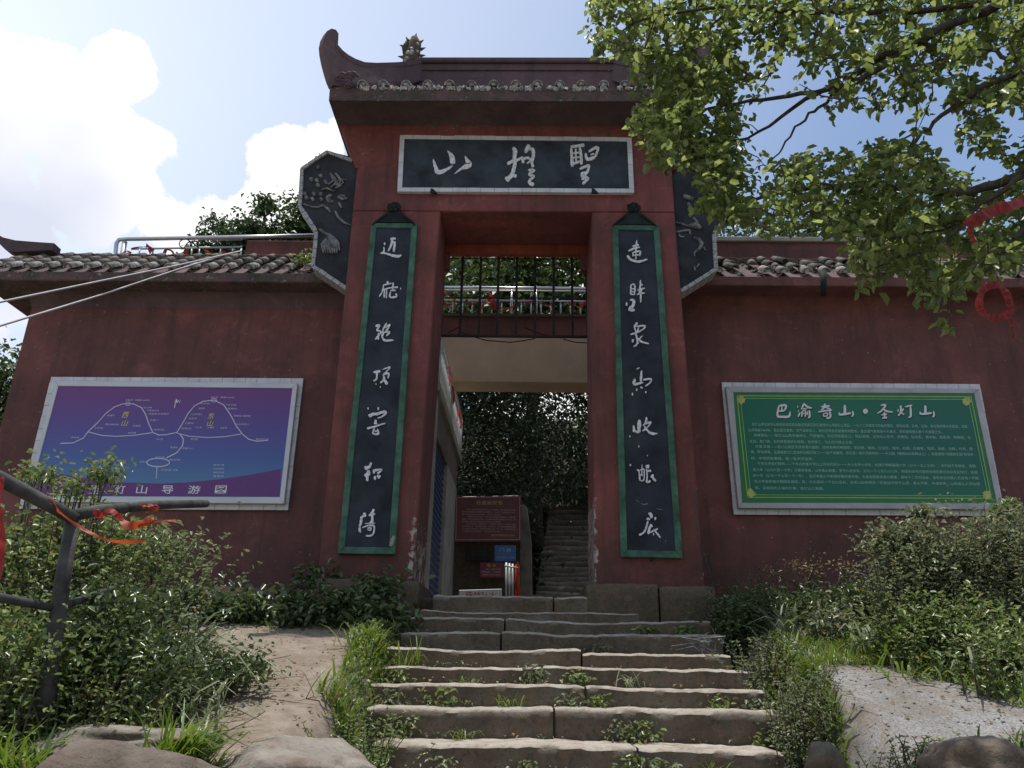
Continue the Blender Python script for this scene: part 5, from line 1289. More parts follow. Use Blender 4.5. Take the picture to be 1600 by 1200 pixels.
tree('small pine at the left edge of the dark crown above the railing', W(348, 370, 24).x, 23.5, 8.6, .95, 8000, .17, L_pine, 35, gT, 'pine_tree', crown_low=.3, nc=60, spread=.22, zb=Z(345, 24)-8.7)
tree('pine crown half hidden behind the left dragon panel', W(478, 330, 25).x, 25, 10.5, 1.6, 16000, .20, L_pine, 44, gT, 'pine_tree', crown_low=.3, nc=140, spread=.24, zb=Z(300, 25)-10.7)
tree('tree behind the right parapet next to the right dragon panel', W(1185, 360, 19).x, 19, 9.0, 2.2, 11000, .18, L_bg, 45, gT, crown_low=.35, nc=90, spread=.35, zb=Z(330, 19)-9.1)
tree('slim pine tip just above the left dragon panel', W(507, 300, 24).x, 24.5, 11.0, 1.0, 6500, .18, L_pine, 36, gT, 'pine_tree', crown_low=.35, nc=60, spread=.24, zb=Z(250, 24.5)-11.2)
tree('tree beyond the free end of the left wall, leaves at the left edge', W(-12, 640, 13).x, 13, 3.9, 1.15, 5000, .13, L_bg, 37, gT, crown_low=.1, nc=70, spread=.26, zb=Z(560, 13)-3.5)
tree('tall tree behind the right wing, seen through gaps in the near leaves', W(1330, 380, 20).x, 20, 9.5, 3.2, 14000, .20, L_bg, 38, gT, crown_low=.35, nc=80, spread=.45, zb=Z(315, 20)-9.3)
tree('pale tree behind the right end of the wall', W(1560, 380, 19).x, 19, 9.0, 2.6, 5000, .17, L_bg, 39, gT, crown_low=.35, nc=70, spread=.45, zb=Z(345, 19)-8.9)
for i, (px, y, h) in enumerate(((-420, 30, 9), (2150, 26, 11), (700, 33, 8), (1050, 32, 8))):
    tree(('distant leafy tree far off to the left of the gate', 'distant leafy tree far off to the right of the gate', 'tree high on the slope behind the tower, left one', 'tree high on the slope behind the tower, right one')[i], X(px, y, 600), y, h, 3.5, 3500, .26, L_bg, 50+i, gT, nc=60, spread=.7)

# --- roof platform railing left of the tower
Yl = 10.95
pl = empty('roof_platform', (W(430, 390, 11.2).x, 11.6, 5.6), 'dark red parapet block above the left tiled roof, under the bright rail', 'parapet')
MB().box(W(383, 390, Yl+.1).x, W(520, 390, Yl+.1).x, Yl+.12, Yl+1.6, Z(402, Yl+.1)-1.2, Z(377, Yl+.1)).build('block', m_redwall, pl, bevel=.01)
lr = empty('roof_railing', (W(330, 390, Yl).x, Yl, Z(400, Yl)), 'stainless steel railing over the left tiled roof, ribbons tied on it', 'railing', 'railings')
a, b = W(186, 374, Yl), W(500, 368, Yl)
MB().tube([W(184, 402, Yl-.05)-Vector((0, 0, .4)), W(182, 380, Yl-.03), W(186, 374.5, Yl), W(200, 373.5, Yl), W(350, 371, Yl), b], [.034]*6, 10).build('top_rail', m_steel, lr, True)
MB().tube([W(195, 378, Yl+.02), W(192, 402, Yl+.02)-Vector((0, 0, .5))], .042, 10).build('post', m_galv, lr, True)
MB().tube([W(205, 389, Yl+.05), W(378, 386, Yl+.05)], .017, 8).build('mid_rail', m_galv, lr, True)
MB().tube([W(330, 374.8, Yl+.05), W(378, 374.5, Yl+.05)], .014, 8).build('second_rail', m_galv, lr, True)
for px in (219, 240, 300, 312, 345, 364, 377): MB().tube([W(px, 388, Yl+.05), W(px-1, 400, Yl+.05)-Vector((0, 0, .3))], .014, 6).build('baluster', m_galv, lr, True)
gl = 'ribbons on the roof railing'
for i, (p, w, m, lb) in enumerate([([(192, 398), (198, 392), (205, 396)], .05, m_rib, 'red ribbon knotted beside the corner post of the roof railing'),
    ([(206, 389), (218, 386), (234, 386)], .035, m_ribp, 'thin red ribbon stretched along the roof rail near the post'), ([(228, 384), (236, 388), (234, 398)], .09, m_rib, 'broad red ribbon hanging at the left of the roof railing'),
    ([(256, 398), (260, 390), (268, 392), (272, 398)], .05, m_rib, 'red ribbon looped left of the wire ring on the roof railing'), ([(275, 394), (283, 398), (291, 392), (290, 400)], .06, m_rib, 'crumpled red ribbon under the wire ring on the roof railing'),
    ([(318, 390), (326, 394), (332, 397)], .05, m_ribo, 'orange red ribbon right of the wire ring on the roof railing'), ([(348, 393), (356, 396), (366, 392)], .05, m_ribp, 'rightmost pink ribbon on the roof railing')]):
    ribbon(pxs(p, Yl-.02), w, m, lb, gl, 90+i)
o = MB().tube([W(289+9*math.cos(a), 381-7*math.sin(a), Yl) for a in np.linspace(-.5, 4.5, 14)]+[W(296, 376, Yl), W(312, 388, Yl)], .009, 5).build('wire_ring', m_cabled, None, True); tag(o, 'dark bent wire loop standing on the roof railing left of the tower', 'wire')
# right: parapet with pale coping
pr_ = empty('roof_parapet', (W(1300, 390, 10.9).x, 11.2, 5.8), 'dark red parapet with a pale coping above the right tiled roof', 'parapet')
MB().box(W(1095, 390, 11).x, W(1700, 390, 11).x, 11.0, 11.5, 5.0, Z(379, 11, 1200)).build('wall', m_redwall, pr_, bevel=.01)
MB().box(W(1095, 390, 11).x-.05, W(1700, 390, 11).x, 10.95, 11.55, Z(379, 11, 1200)+.002, Z(372, 11, 1200)).build('coping', m_cream, pr_, bevel=.01)
c0 = W(474, 412, 9.45); o = empty('roof_weed', tuple(c0), 'small bright green weed growing on the tiles beside the left dragon panel', 'plant')
rs = np.random.RandomState(5); leaves('foliage', np.array([tuple(c0+Vector((rs.normal(0, .07), rs.normal(0, .05), abs(rs.normal(.08, .06))))) for _ in range(110)]), .06, L_shrub, o, rs=rs)
dsp = MB().tube([W(1286, 424, 8.95), W(1287, 440, 8.95), W(1287, 461, 8.95)], [.040, .040, .036], 10).build('drain_pipe', m_greendark, None, True); tag(dsp, 'short dark drain pipe poking from the right eave', 'pipe')

# --- overhead cables
for i, (p, r, lb) in enumerate((([(-260, 520, 4.5), (0, 472, 6.2), (150, 440.6, 7.3), (281, 414, 8.3), (377, 392, 9.6)], .011, 'pale overhead cable, the upper of the two crossing the left eave'),
                                ([(-260, 590, 4.5), (0, 509, 6.2), (161, 460, 7.4), (281, 420, 8.4), (345, 400, 9.4)], .011, 'pale overhead cable, the lower of the two crossing the left eave'))):
    o = MB().tube([W(px, py, Y) for px, py, Y in p], r, 6).build('overhead_cable', m_cable, None, True); tag(o, lb, 'cable', 'overhead cables')
o = MB().tube([W(px, py, 8.9) for px, py in ((1084, 760), (1090, 840), (1102, 872), (1113, 905), (1116, 945), (1128, 975))],   .007, 6).build('loose_vine', m_post, None, True)  # thin vine hanging by the right pillar
tag(o, 'thin grey vine curving down beside the right pillar foot', 'cable')

# --- boulders and flat rocks in front
def rock(name, label, c, r, seed, mat, sub=4):
    me = rock_mesh(name, seed, sub); me.transform(Matrix.Translation(Vector(c)) @ Matrix.Diagonal((*r, 1)))
    o = place(me, name, None, mat); return tag(o, label, 'rock')
def gz(px, y, py=1150): x = X(px, y, py); return Vector((x, y, ground_z(x, y)))
rock('boulder', 'large brown rounded boulder at the bottom left corner', W(190, 1275, 3.75), (.42, .30, .29), 3, m_boulder)
rock('flat_rock', 'long pale flat rock at the bottom, left of the steps', W(455, 1212, 4.45), (.42, .40, .17), 6, m_paleslab)
rock('flat_rock', 'pale low rock slab behind the bottom left boulder', W(190, 1162, 4.55), (.50, .26, .09), 8, m_paleslab)
rock('boulder', 'brown boulder at the bottom right corner', W(1540, 1222, 3.9), (.25, .22, .19), 12, m_boulder)
rock('boulder', 'small dark boulder in the grass right of the lowest steps', W(1290, 1192, 4.6), (.10, .10, .10), 14, m_base, 3)

# --- pole fence at the left
pf = empty('pole_fence', tuple(gz(80, 4.6)), 'grey brown pole fence with orange ribbons at the left edge', 'fence')
Yp0 = 4.5
pj = W(112, 815, Yp0)
MB().tube([W(68, 1120, Yp0), W(84, 1010, Yp0), W(98, 905, Yp0), W(113, 812, Yp0)], [.050, .047, .044, .040], 12).build('post', m_post, pf, True)
MB().tube([W(-90, 712, 4.0), W(0, 748, 4.2), W(60, 780, 4.4), W(119, 812, Yp0-.02)], [.044, .042, .040, .036], 12).build('top_rail', m_post, pf, True)
MB().tube([W(113, 806, Yp0), W(150, 798, Yp0+.15), W(240, 789, Yp0+1.0), W(322, 787, Yp0+1.9)], [.036, .036, .034, .033], 12).build('top_rail', m_post, pf, True)
MB().tube([W(-90, 915, 4.0), W(0, 934, 4.2), W(90, 951, Yp0)], [.026, .025, .022], 10).build('lower_rail', m_post, pf, True)
MB().tube([W(98, 947, Yp0), W(130, 936, Yp0+.3), W(178, 919, Yp0+.9)], [.022, .021, .018], 10).build('lower_rail', m_post, pf, True)
0 and MB().tube([W(322, 787, Yp0+1.9), W(320, 860, Yp0+1.9), W(318, 960, Yp0+1.9)], [.022, .022, .024], 10).build('post', m_post, pf, True)
gP = 'ribbons on the pole fence'
for i, (p, Y, w, m, lb) in enumerate([
    ([(75, 778), (100, 806), (140, 832), (178, 846), (228, 846)], 4.4, .022, m_ribo, 'long orange ribbon sagging from the fence post to the right'),
    ([(150, 796), (156, 806), (172, 798), (185, 806)], 4.55, .045, m_rib, 'red ribbon wound round the right hand fence rail'),
    ([(184, 806), (200, 820), (225, 818), (240, 810)], 4.7, .06, m_ribo, 'crumpled orange ribbon knotted at the middle of the right rail'),
    ([(215, 822), (245, 815), (275, 813)], 4.7, .020, m_ribo, 'thin orange ribbon end trailing right from the knot'),
    ([(222, 792), (232, 788), (240, 796), (246, 790)], 5.0, .035, m_rib, 'small red knot standing up on the right fence rail'),
    ([(3, 745), (1, 790), (4, 850), (0, 905)], 4.1, .030, m_rib, 'red ribbon hanging straight down at the left edge')]):
    ribbon([W(px, py, Y) for px, py in p], w, m, lb, gP, 110+i)

# --- shrubs and weeds
sz = lambda px, Y: px/F*Y
def shr(label, px, py, Y, rpx, rpy, n, lpx, mat, seed, name='shrub', cat='shrub', group='bushes and weeds by the wall', **k):
    c = W(px, py, Y); return shrub(name, label, cat, c, (sz(rpx, Y), sz(rpx, Y)*.55, sz(rpy, Y)), n, np.full(1, sz(lpx, Y))[0], mat, group, seed=seed, **k)
gw = 'bushes at the left fence'
shr('leafy bush filling the left edge behind the fence post', 50, 905, 5.6, 105, 125, 1458, 12.9, L_shrub, 1, group=gw)
shr('upright sprig in front of the map board', 160, 745, 5.6, 24, 48, 215, 10.6, L_shrub, 2, group=gw, spread=.07, nc=22, shell=.1)
shr('low leafy shoot left of the map board sprig', 62, 745, 5.5, 42, 30, 177, 11.4, L_shrub, 3, group=gw, spread=.08, nc=16, shell=.1)
shr('dense bush between the fence post and the map board', 165, 870, 5.9, 80, 66, 1075, 11.4, L_shrub, 4, group=gw)
shr('pale green bush under the right end of the fence rail', 255, 870, 6.3, 42, 36, 841, 10.6, L_grey, 5, group=gw)
shr('dark green bush at the foot of the fence post', 150, 985, 5.0, 110, 70, 1337, 12.9, L_vine, 6, group=gw, low=-.9)
shr('bush in the lower left behind the long grass', 30, 1020, 4.6, 90, 62, 1402, 12.9, L_shrub, 7, group=gw, low=-.9)
shr('broad leaved weed between fence post and sandy path', 215, 1040, 4.9, 70, 38, 1028, 11.4, L_vine, 8, group=gw, low=-.9)
shr('low dark mat of leaves beside the sandy path', 365, 1048, 6.0, 68, 24, 841, 9.1, L_vine, 9, name='ground_weed', cat='weed', group=gw, low=-.9, spread=.10)
shr('low leafy weed on the near side of the dark mat', 295, 1062, 5.6, 55, 26, 607, 9.1, L_vine, 10, name='ground_weed', cat='weed', group=gw, low=-.9, spread=.10)
shr('short sprig in front of the lower edge of the map board', 118, 765, 5.6, 26, 28, 149, 9.9, L_shrub, 12, group=gw, spread=.07, nc=14, shell=.1)
gv_ = 'dark creeping plants on the ledge'
for i, (px, py, Y, rx, ry, n, lb) in enumerate(((300, 945, 8.3, 60, 30, 700, 'dark creeper at the left end of the stone ledge'), (385, 958, 8.4, 50, 26, 650, 'dark creeper with glossy leaves in the middle of the ledge'),
    (465, 955, 8.4, 50, 32, 700, 'glossy creeper right of the middle of the ledge'), (540, 950, 8.4, 42, 38, 800, 'leafy plant at the right end of the ledge near the tower base'), (600, 965, 8.3, 38, 22, 450, 'dark plant beside the upper steps on the left'),
    (590, 920, 8.75, 30, 18, 260, 'small dark plant against the left tower base'), (500, 905, 9.1, 40, 22, 300, 'dark weeds in front of the left pillar foot'))):
    shr(lb, px, py, Y, rx, ry, n, 13, L_vine, 20+i, name='creeper', cat='creeper', group=gv_, low=-.9, spread=.12, shell=.3)
gr_ = 'bushes in front of the right wall'
shr('tall grey green bush in front of the right corner of the notice board', 1470, 900, 7.6, 92, 105, 3927, 8.4, L_grey, 41, group=gr_, spread=.13)
shr('bush at the far right edge below the notice board', 1590, 890, 7.4, 70, 95, 2805, 8.4, L_grey, 42, group=gr_, spread=.13)
shr('small sprig rising over the bottom of the notice board', 1442, 800, 7.8, 20, 14, 153, 9.1, L_grey, 43, group=gr_, spread=.06, nc=8, shell=.1)
shr('upright sprig at the right corner of the notice board', 1572, 800, 7.7, 22, 26, 255, 8.4, L_shrub, 44, group=gr_, spread=.06, nc=10, shell=.1)
shr('rounded grey green shoulder of bush under the notice board', 1400, 852, 7.8, 34, 30, 1054, 8.4, L_grey, 45, group=gr_, spread=.10)
shr('broad low bush at the foot of the tall right bush', 1480, 985, 7.1, 100, 42, 2057, 9.1, L_shrub, 46, group=gr_, low=-.9)
shr('green bush at the right edge beside the gravel', 1575, 1020, 6.6, 62, 42, 1215, 10.6, L_shrub, 47, group=gr_, low=-.9)
shr('dark weeds in the shade just right of the tower base', 1165, 965, 8.5, 50, 30, 2210, 6.8, L_vine, 48, group=gr_, low=-.9)
shr('dark feathery weeds under the middle of the notice board', 1250, 968, 8.6, 62, 34, 3400, 6.1, L_vine, 49, group=gr_, low=-.9)
shr('dark feathery weeds left of the tall right bush', 1345, 958, 8.6, 58, 42, 3400, 6.1, L_vine, 50, group=gr_, low=-.9)
shr('thin dry seed heads above the dark weeds by the right wall', 1270, 888, 8.9, 90, 22, 272, 4.6, L_dry, 51, group=gr_, spread=.1, shell=.1)
shr('pale leafed weed at the edge of the shade by the gravel', 1305, 975, 7.9, 24, 22, 442, 9.1, L_grey, 52, group=gr_, low=-.9)

def stalks(label, px0, px1, Y, top, n, lpx, mat, seed, group, name='leafy_weed', cat='weed', dy=.35, base=1040, width=.42, lean=.22, gap=.75, hvar=.55):
    """herbs with upright stems carrying leaves all the way up; top: list of (px, py) of the outline"""
    rs = np.random.RandomState(seed+900); x0, x1 = X(px0, Y, base), X(px1, Y, base)
    t = empty(name, ((x0+x1)/2, Y, ground_z((x0+x1)/2, Y)), label, cat, group); sm = MB(); LP_, LD_, LS_ = [], [], []
    for i in range(n):
        y = Y+rs.uniform(-dy, dy); px = rs.uniform(px0, px1); x = X(px, y, base); zb = ground_z(x, y)
        zt = Z(float(np.interp(px, [p[0] for p in top], [p[1] for p in top])), y, px); h = max(.12, (zt-zb)*(1-hvar*rs.rand()**1.5))
        l = rs.normal(0, lean, 2)*h; L = sz(lpx, y); m = max(4, int(h/(L*gap)))
        pts = [Vector((x+l[0]*f*f, y+l[1]*f*f, zb+h*f*(1-.08*f))) for f in np.linspace(0, 1, 5)]
        sm.tube(pts, [.007, .006, .005, .004, .002], 4, False); ph = rs.uniform(0, 6)
        for k in range(m):
            f = .15+.85*k/m
            p = np.array([x+l[0]*f*f, y+l[1]*f*f, zb+h*f*(1-.08*f)])
            for q in (0, math.pi) if rs.rand() < .7 else (0,):
                an = ph+k*2.4+q; LP_.append(p); LD_.append((math.cos(an), math.sin(an), .35*f+rs.normal(0, .25))); LS_.append(L*(1.15-.6*f))
        for q in range(4): LP_.append(np.array(pts[-1])); LD_.append((rs.normal(), rs.normal(), .8)); LS_.append(L*.6)
    V, Q = leaf_arrays(np.array(LP_), np.array(LS_), up=.7, width=width, rs=rs, dirs=np.array(LD_)*1.6)
    me = npmesh('foliage', V, Q); me.materials.append(mat); o = place(me, 'foliage', t); o['kind'] = 'stuff'
    o = sm.build('stem', m_stem, t); o['kind'] = 'stuff'; return t
stalks('tall pale leafed weeds left of the fence post', -60, 105, 5.3, [(-60, 820), (0, 800), (30, 770), (70, 790), (105, 820)], 75, 15, L_shrub, 1, gw)
stalks('tall leafy weeds filling the gap right of the fence post', 110, 215, 5.6, [(110, 800), (150, 760), (170, 790), (215, 815)], 60, 14, L_shrub, 2, gw)
stalks('pale grey green weeds under the fence rail', 205, 290, 6.1, [(205, 825), (245, 818), (270, 850), (290, 890)], 34, 13, L_grey, 3, gw)
stalks('lower weeds in front of the fence post', 40, 230, 4.8, [(40, 960), (120, 940), (180, 955), (230, 990)], 70, 15, L_shrub, 4, gw, base=1090)
stalks('fresh green weeds in the lower left corner', -60, 60, 4.4, [(-60, 960), (0, 950), (60, 990)], 40, 17, L_shrub, 5, gw, base=1100)
stalks('weeds with narrow leaves beside the sandy path', 240, 330, 5.7, [(240, 940), (290, 955), (330, 1000)], 40, 16, L_silver, 6, gw, width=.2)
stalks('ragged tall weeds before the right half of the notice board', 1375, 1510, 7.5, [(1375, 850), (1395, 832), (1440, 795), (1460, 830), (1510, 812)], 95, 11, L_grey, 7, gr_, base=1000)
stalks('ragged tall weeds at the right edge of the picture', 1510, 1680, 7.3, [(1510, 812), (1560, 800), (1575, 775), (1600, 800), (1680, 790)], 95, 11, L_grey, 8, gr_, base=1000)
stalks('fresh green weeds at the foot of the tall ones', 1400, 1560, 7.0, [(1400, 960), (1470, 920), (1560, 930)], 70, 12, L_shrub, 9, gr_, base=1020)
stalks('weeds spreading onto the gravel from the right edge', 1500, 1680, 6.4, [(1500, 1000), (1560, 970), (1680, 960)], 60, 13, L_shrub, 10, gr_, base=1050)
stalks('thin dark weeds against the right wall near the tower', 1130, 1260, 8.5, [(1130, 930), (1180, 920), (1260, 925)], 70, 9, L_vine, 11, gr_, base=990)
stalks('thin dark weeds against the right wall under the board', 1260, 1390, 8.5, [(1260, 925), (1330, 905), (1390, 890)], 70, 9, L_vine, 12, gr_, base=990)
stalks('small pale weeds along the right end of the upper steps', 1150, 1225, 7.5, [(1150, 1000), (1190, 985), (1225, 1000)], 60, 9, L_grey, 13, gr_, base=1020)
stalks('small weeds along the right end of the lower steps', 1205, 1300, 6.3, [(1205, 1060), (1250, 1035), (1300, 1070)], 80, 9, L_grey, 14, gr_, base=1080)
stalks('weeds in front of the gravel at the bottom right', 1290, 1480, 4.8, [(1290, 1165), (1380, 1145), (1480, 1150)], 70, 11, L_shrub, 15, gr_, base=1180)
stalks('small weeds beside the left end of the upper steps', 545, 625, 7.9, [(545, 985), (580, 965), (625, 975)], 50, 10, L_shrub, 16, gw, base=1000)
stalks('small weeds beside the left end of the lower steps', 530, 600, 5.6, [(530, 1110), (570, 1085), (600, 1100)], 60, 11, L_shrub, 17, gw, base=1140)
# --- grasses
def tuft(label, px, Y, n, hpx, wpx, mat, seed, spread=.12, lean=.35, curl=.7, name='grass_tuft', cat='grass tuft', group='grass tufts', py=1100, aim=None):
    rs = np.random.RandomState(seed); x = X(px, Y, py); t = empty(name, (x, Y, ground_z(x, Y)), label, cat, group)
    q = rs.normal(0, spread, (n, 2)); P = np.array([(x+a, Y+b*.7, ground_z(x+a, Y+b*.7)-.02) for a, b in q])
    V, Q = blades(P, sz(hpx, Y), sz(wpx, Y), lean, curl, rs, aim); me = npmesh('blades', V, Q); me.materials.append(mat); o = place(me, 'blades', t); o['kind'] = 'stuff'; return t
tuft('long bright grass tuft at the bottom, left of the flat rock', 275, 4.35, 190, 120, 4.2, L_grass, 1, .07, .45, .8, aim=(.55, 0, 0), py=1165)
tuft('dark curled grass around the bottom tuft', 300, 4.2, 160, 60, 4, L_vine, 2, .14, .6, 1.0, py=1180)
tuft('bright grass clump in the bottom left corner', 12, 3.9, 240, 120, 5, L_grass, 3, .13, .4, .8, py=1120)
tuft('grass beside the bottom left boulder', 55, 3.8, 260, 60, 4, L_grass, 4, .16, .5, .8, py=1170)
tuft('dry yellow grass behind the bottom left boulder', 110, 4.0, 120, 45, 3, L_dry, 5, .13, .5, .8, py=1160)
tuft('fresh grass on top of the dark mat of leaves', 372, 6.4, 90, 36, 3, L_grass, 6, .07, .3, .5, py=1020)
tuft('silvery sedge arching over under the rail end', 262, 6.3, 130, 150, 7, L_silver, 7, .10, .45, 1.5, py=960, aim=(.5, -.2, 0))
tuft('second silvery sedge clump right of the pale bush', 292, 6.5, 100, 130, 6, L_silver, 8, .08, .35, 1.5, py=950, aim=(.3, 0, 0))
tuft('tall green grass inside the left bush', 130, 5.2, 110, 150, 5, L_grass, 9, .22, .3, .5, py=1030)
tuft('long pale blades by the shady weeds on the right', 1220, 7.9, 40, 75, 4, L_silver, 10, .12, .5, 1.0, py=1010)
tuft('arching grass under the tall right bush', 1390, 7.5, 90, 70, 4.5, L_silver, 11, .2, .4, 1.1, py=1010)
tuft('green grass at the edge of the gravel on the right', 1480, 6.9, 240, 45, 3.5, L_grass, 12, .30, .4, .8, py=1040)
tuft('bright grass at the bottom right edge', 1600, 4.9, 200, 70, 4, L_grass, 13, .15, .4, .8, py=1110)
tuft('grass and weeds round the small dark boulder', 1370, 4.5, 300, 42, 4, L_grass, 14, .22, .5, .9, py=1180)
tuft('dry reddish grass tuft at the right side of the steps', 1265, 5.6, 190, 48, 3, L_dry, 15, .12, .45, .8, py=1120)
tuft('dry grass in front of the gravel', 1420, 4.7, 120, 40, 3, L_dry, 16, .18, .45, .8, py=1160)
tuft('long pale grass leaning out of the left weeds', 200, 5.3, 120, 130, 4.5, L_silver, 17, .22, .4, 1.3, py=1020)
tuft('bright upright grass among the left weeds', 60, 4.9, 140, 140, 5, L_grass, 18, .25, .3, .7, py=1050)
tuft('bright grass clump right of the lower steps', 1240, 6.0, 260, 55, 3.5, L_grass, 19, .16, .4, .8)
tuft('bright grass clump right of the upper steps', 1185, 7.3, 240, 50, 3.2, L_grass, 20, .16, .4, .8, py=1030)
tuft('bright grass clump left of the upper steps', 590, 7.4, 220, 48, 3.2, L_grass, 21, .15, .4, .8, py=1030)
tuft('bright grass clump left of the lower steps', 560, 6.1, 240, 55, 3.5, L_grass, 22, .14, .4, .8)
for i, (px, Y, n, h, m_, lb, py) in enumerate(((150, 5.0, 160, 110, L_grass, 'light grass growing up through the weeds behind the fence post', 1050), (20, 5.4, 150, 150, L_grass, 'tall light grass at the far left edge', 1040), (235, 5.6, 150, 110, L_silver, 'pale arching grass between the fence and the path', 1030),
    (95, 4.5, 160, 80, L_grass, 'short bright grass at the foot of the fence post', 1110), (190, 4.9, 130, 70, L_silver, 'pale blades bending over the weeds near the path', 1080), (1530, 6.8, 140, 90, L_silver, 'pale blades among the weeds on the far right', 1020), (1440, 7.2, 140, 80, L_grass, 'light grass in front of the tall right weeds', 1010))):
    tuft(lb, px, Y, n, h, 4.2, m_, 40+i, .22, .4, 1.0, py=py)
def cover(name, poly, n, h, w, mat, seed, **k):
    rs = np.random.RandomState(seed); P = on_ground(strip_pts(poly, n, rs)); kp = np.array([noise.noise(Vector((p[0]*4.5, p[1]*4.5, seed)))+.45 > rs.uniform(-.25, .45) for p in P]); P = P[kp]
    h = np.array([h*(.55+.9*max(0, noise.noise(Vector((p[0]*3, p[1]*3, seed+7)))+.35)) for p in P]); return grass(name, P, h, w, mat, None, rs=rs, **k)
cover('verge_grass', [(515, 4.2), (590, 4.2), (600, 6.3), (640, 8.0), (560, 8.2), (530, 6.5)], 5200, .17, .009, L_grass, 61, lean=.4, curl=.8)
cover('verge_grass', [(1215, 4.2), (1335, 4.2), (1320, 5.4), (1290, 6.6), (1245, 7.7), (1140, 7.8), (1190, 6.7), (1225, 5.8)], 6500, .17, .009, L_grass, 62, lean=.4, curl=.8)
cover('dry_grass', [(1215, 4.2), (1300, 4.2), (1290, 6.0), (1230, 6.2)], 700, .13, .008, L_dry, 63, lean=.5, curl=.8)
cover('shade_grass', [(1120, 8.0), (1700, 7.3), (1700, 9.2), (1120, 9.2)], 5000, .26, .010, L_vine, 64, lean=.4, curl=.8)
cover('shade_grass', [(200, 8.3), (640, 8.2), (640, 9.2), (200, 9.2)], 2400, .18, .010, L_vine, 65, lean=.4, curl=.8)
cover('bank_grass', [(-60, 3.6), (240, 4.3), (250, 6.0), (220, 8.3), (-200, 8.3)], 5200, .24, .011, L_grass, 66, lean=.4, curl=.7)
cover('bank_grass', [(1420, 7.1), (1530, 6.2), (1640, 5.7), (1800, 5.7), (1800, 8), (1380, 7.7)], 3000, .20, .010, L_grass, 67, lean=.4, curl=.7)
cover('verge_grass', [(1225, 6.4), (1290, 6.9), (1400, 7.1), (1560, 6.7), (1560, 7.7), (1150, 7.9)], 5200, .15, .008, L_grass, 60, lean=.4, curl=.8)
cover('near_grass', [(1300, 4.2), (1640, 4.0), (1640, 4.7), (1480, 4.8), (1300, 4.9)], 1700, .11, .008, L_grass, 68, lean=.5, curl=.8)
cover('near_grass', [(-60, 3.4), (230, 3.7), (230, 4.2), (-60, 4.3)], 1500, .13, .009, L_grass, 69, lean=.5, curl=.8)
# leafy verge weeds among the grass
for nm, poly, n, s_, m, sd in (('verge_weeds', [(535, 4.2), (590, 4.2), (595, 6.3), (615, 8.0), (570, 8.1), (550, 6.5)], 3000, .04, L_shrub, 71), ('verge_weeds', [(1215, 4.2), (1335, 4.2), (1315, 5.4), (1290, 6.6), (1240, 7.7), (1150, 7.8), (1195, 6.7), (1225, 5.8)], 6000, .04, L_grey, 72)):
    rs = np.random.RandomState(sd); P = on_ground(strip_pts(poly, n, rs)); P[:, 2] += rs.uniform(.01, .13, len(P)); leaves(nm, P, np.full(len(P), s_), m, None, rs=rs, hexa=False)
# weeds rooted in the joints of the steps
gs = 'weeds in the step joints'
stepw = [(1017, 3, 640, 60, 30, 1, 'grass sprouting at the left end of the fifth step down'), (1045, 4, 620, 26, 60, 0, 'leafy weed at the left end of the sixth step'), (1045, 4, 725, 20, 20, 1, 'tiny dry tuft on the sixth step'), (1045, 4, 835, 34, 45, 0, 'leafy weed in the joint of the sixth step'), (1045, 4, 905, 30, 50, 0, 'leafy weed right of the joint on the sixth step'), (1045, 4, 985, 34, 22, 1, 'arching grass right of the middle of the sixth step'),
         (1071, 5, 610, 30, 55, 0, 'weed patch at the left end of the seventh step'), (1071, 5, 690, 36, 60, 0, 'round leaved weed left of the middle of the seventh step'), (1071, 5, 795, 34, 24, 1, 'thin arching grass in the middle of the seventh step'), (1071, 5, 890, 30, 45, 0, 'green weed beside the joint of the seventh step'), (1071, 5, 935, 28, 40, 0, 'weed spilling over the seventh step joint'), (1071, 5, 1125, 30, 45, 0, 'weed at the right part of the seventh step'), (1071, 5, 1185, 26, 60, 0, 'weed patch at the right end of the seventh step'),
         (1109, 6, 622, 40, 75, 0, 'dark weed at the left end of the eighth step'), (1109, 6, 720, 30, 18, 1, 'bent stalks under the eighth step edge'), (1109, 6, 975, 38, 60, 0, 'leafy weed growing against the eighth step, left of a twin'), (1109, 6, 1002, 38, 60, 0, 'leafy weed growing against the eighth step, right of a twin'), (1109, 6, 1180, 20, 20, 0, 'tiny pale sprout on the right of the eighth step'),
         (1164, 7, 690, 30, 45, 0, 'green weed near the bottom left of the steps'), (1164, 7, 820, 26, 40, 0, 'small weed at the bottom middle of the steps'), (1164, 7, 992, 36, 70, 0, 'bright leafy weed against the lowest visible riser, left of three'), (1164, 7, 1035, 32, 60, 0, 'bright leafy weed against the lowest visible riser, middle of three'), (1164, 7, 1110, 34, 50, 1, 'grass against the lowest visible riser, right of three'), (967, 2, 1070, 24, 50, 0, 'dark weed in the shade on the third step'), (991, 2, 935, 20, 40, 0, 'low weed at the foot of the right base stone'), (967, 1, 1010, 22, 60, 0, 'dark low weed under the right base stone')]
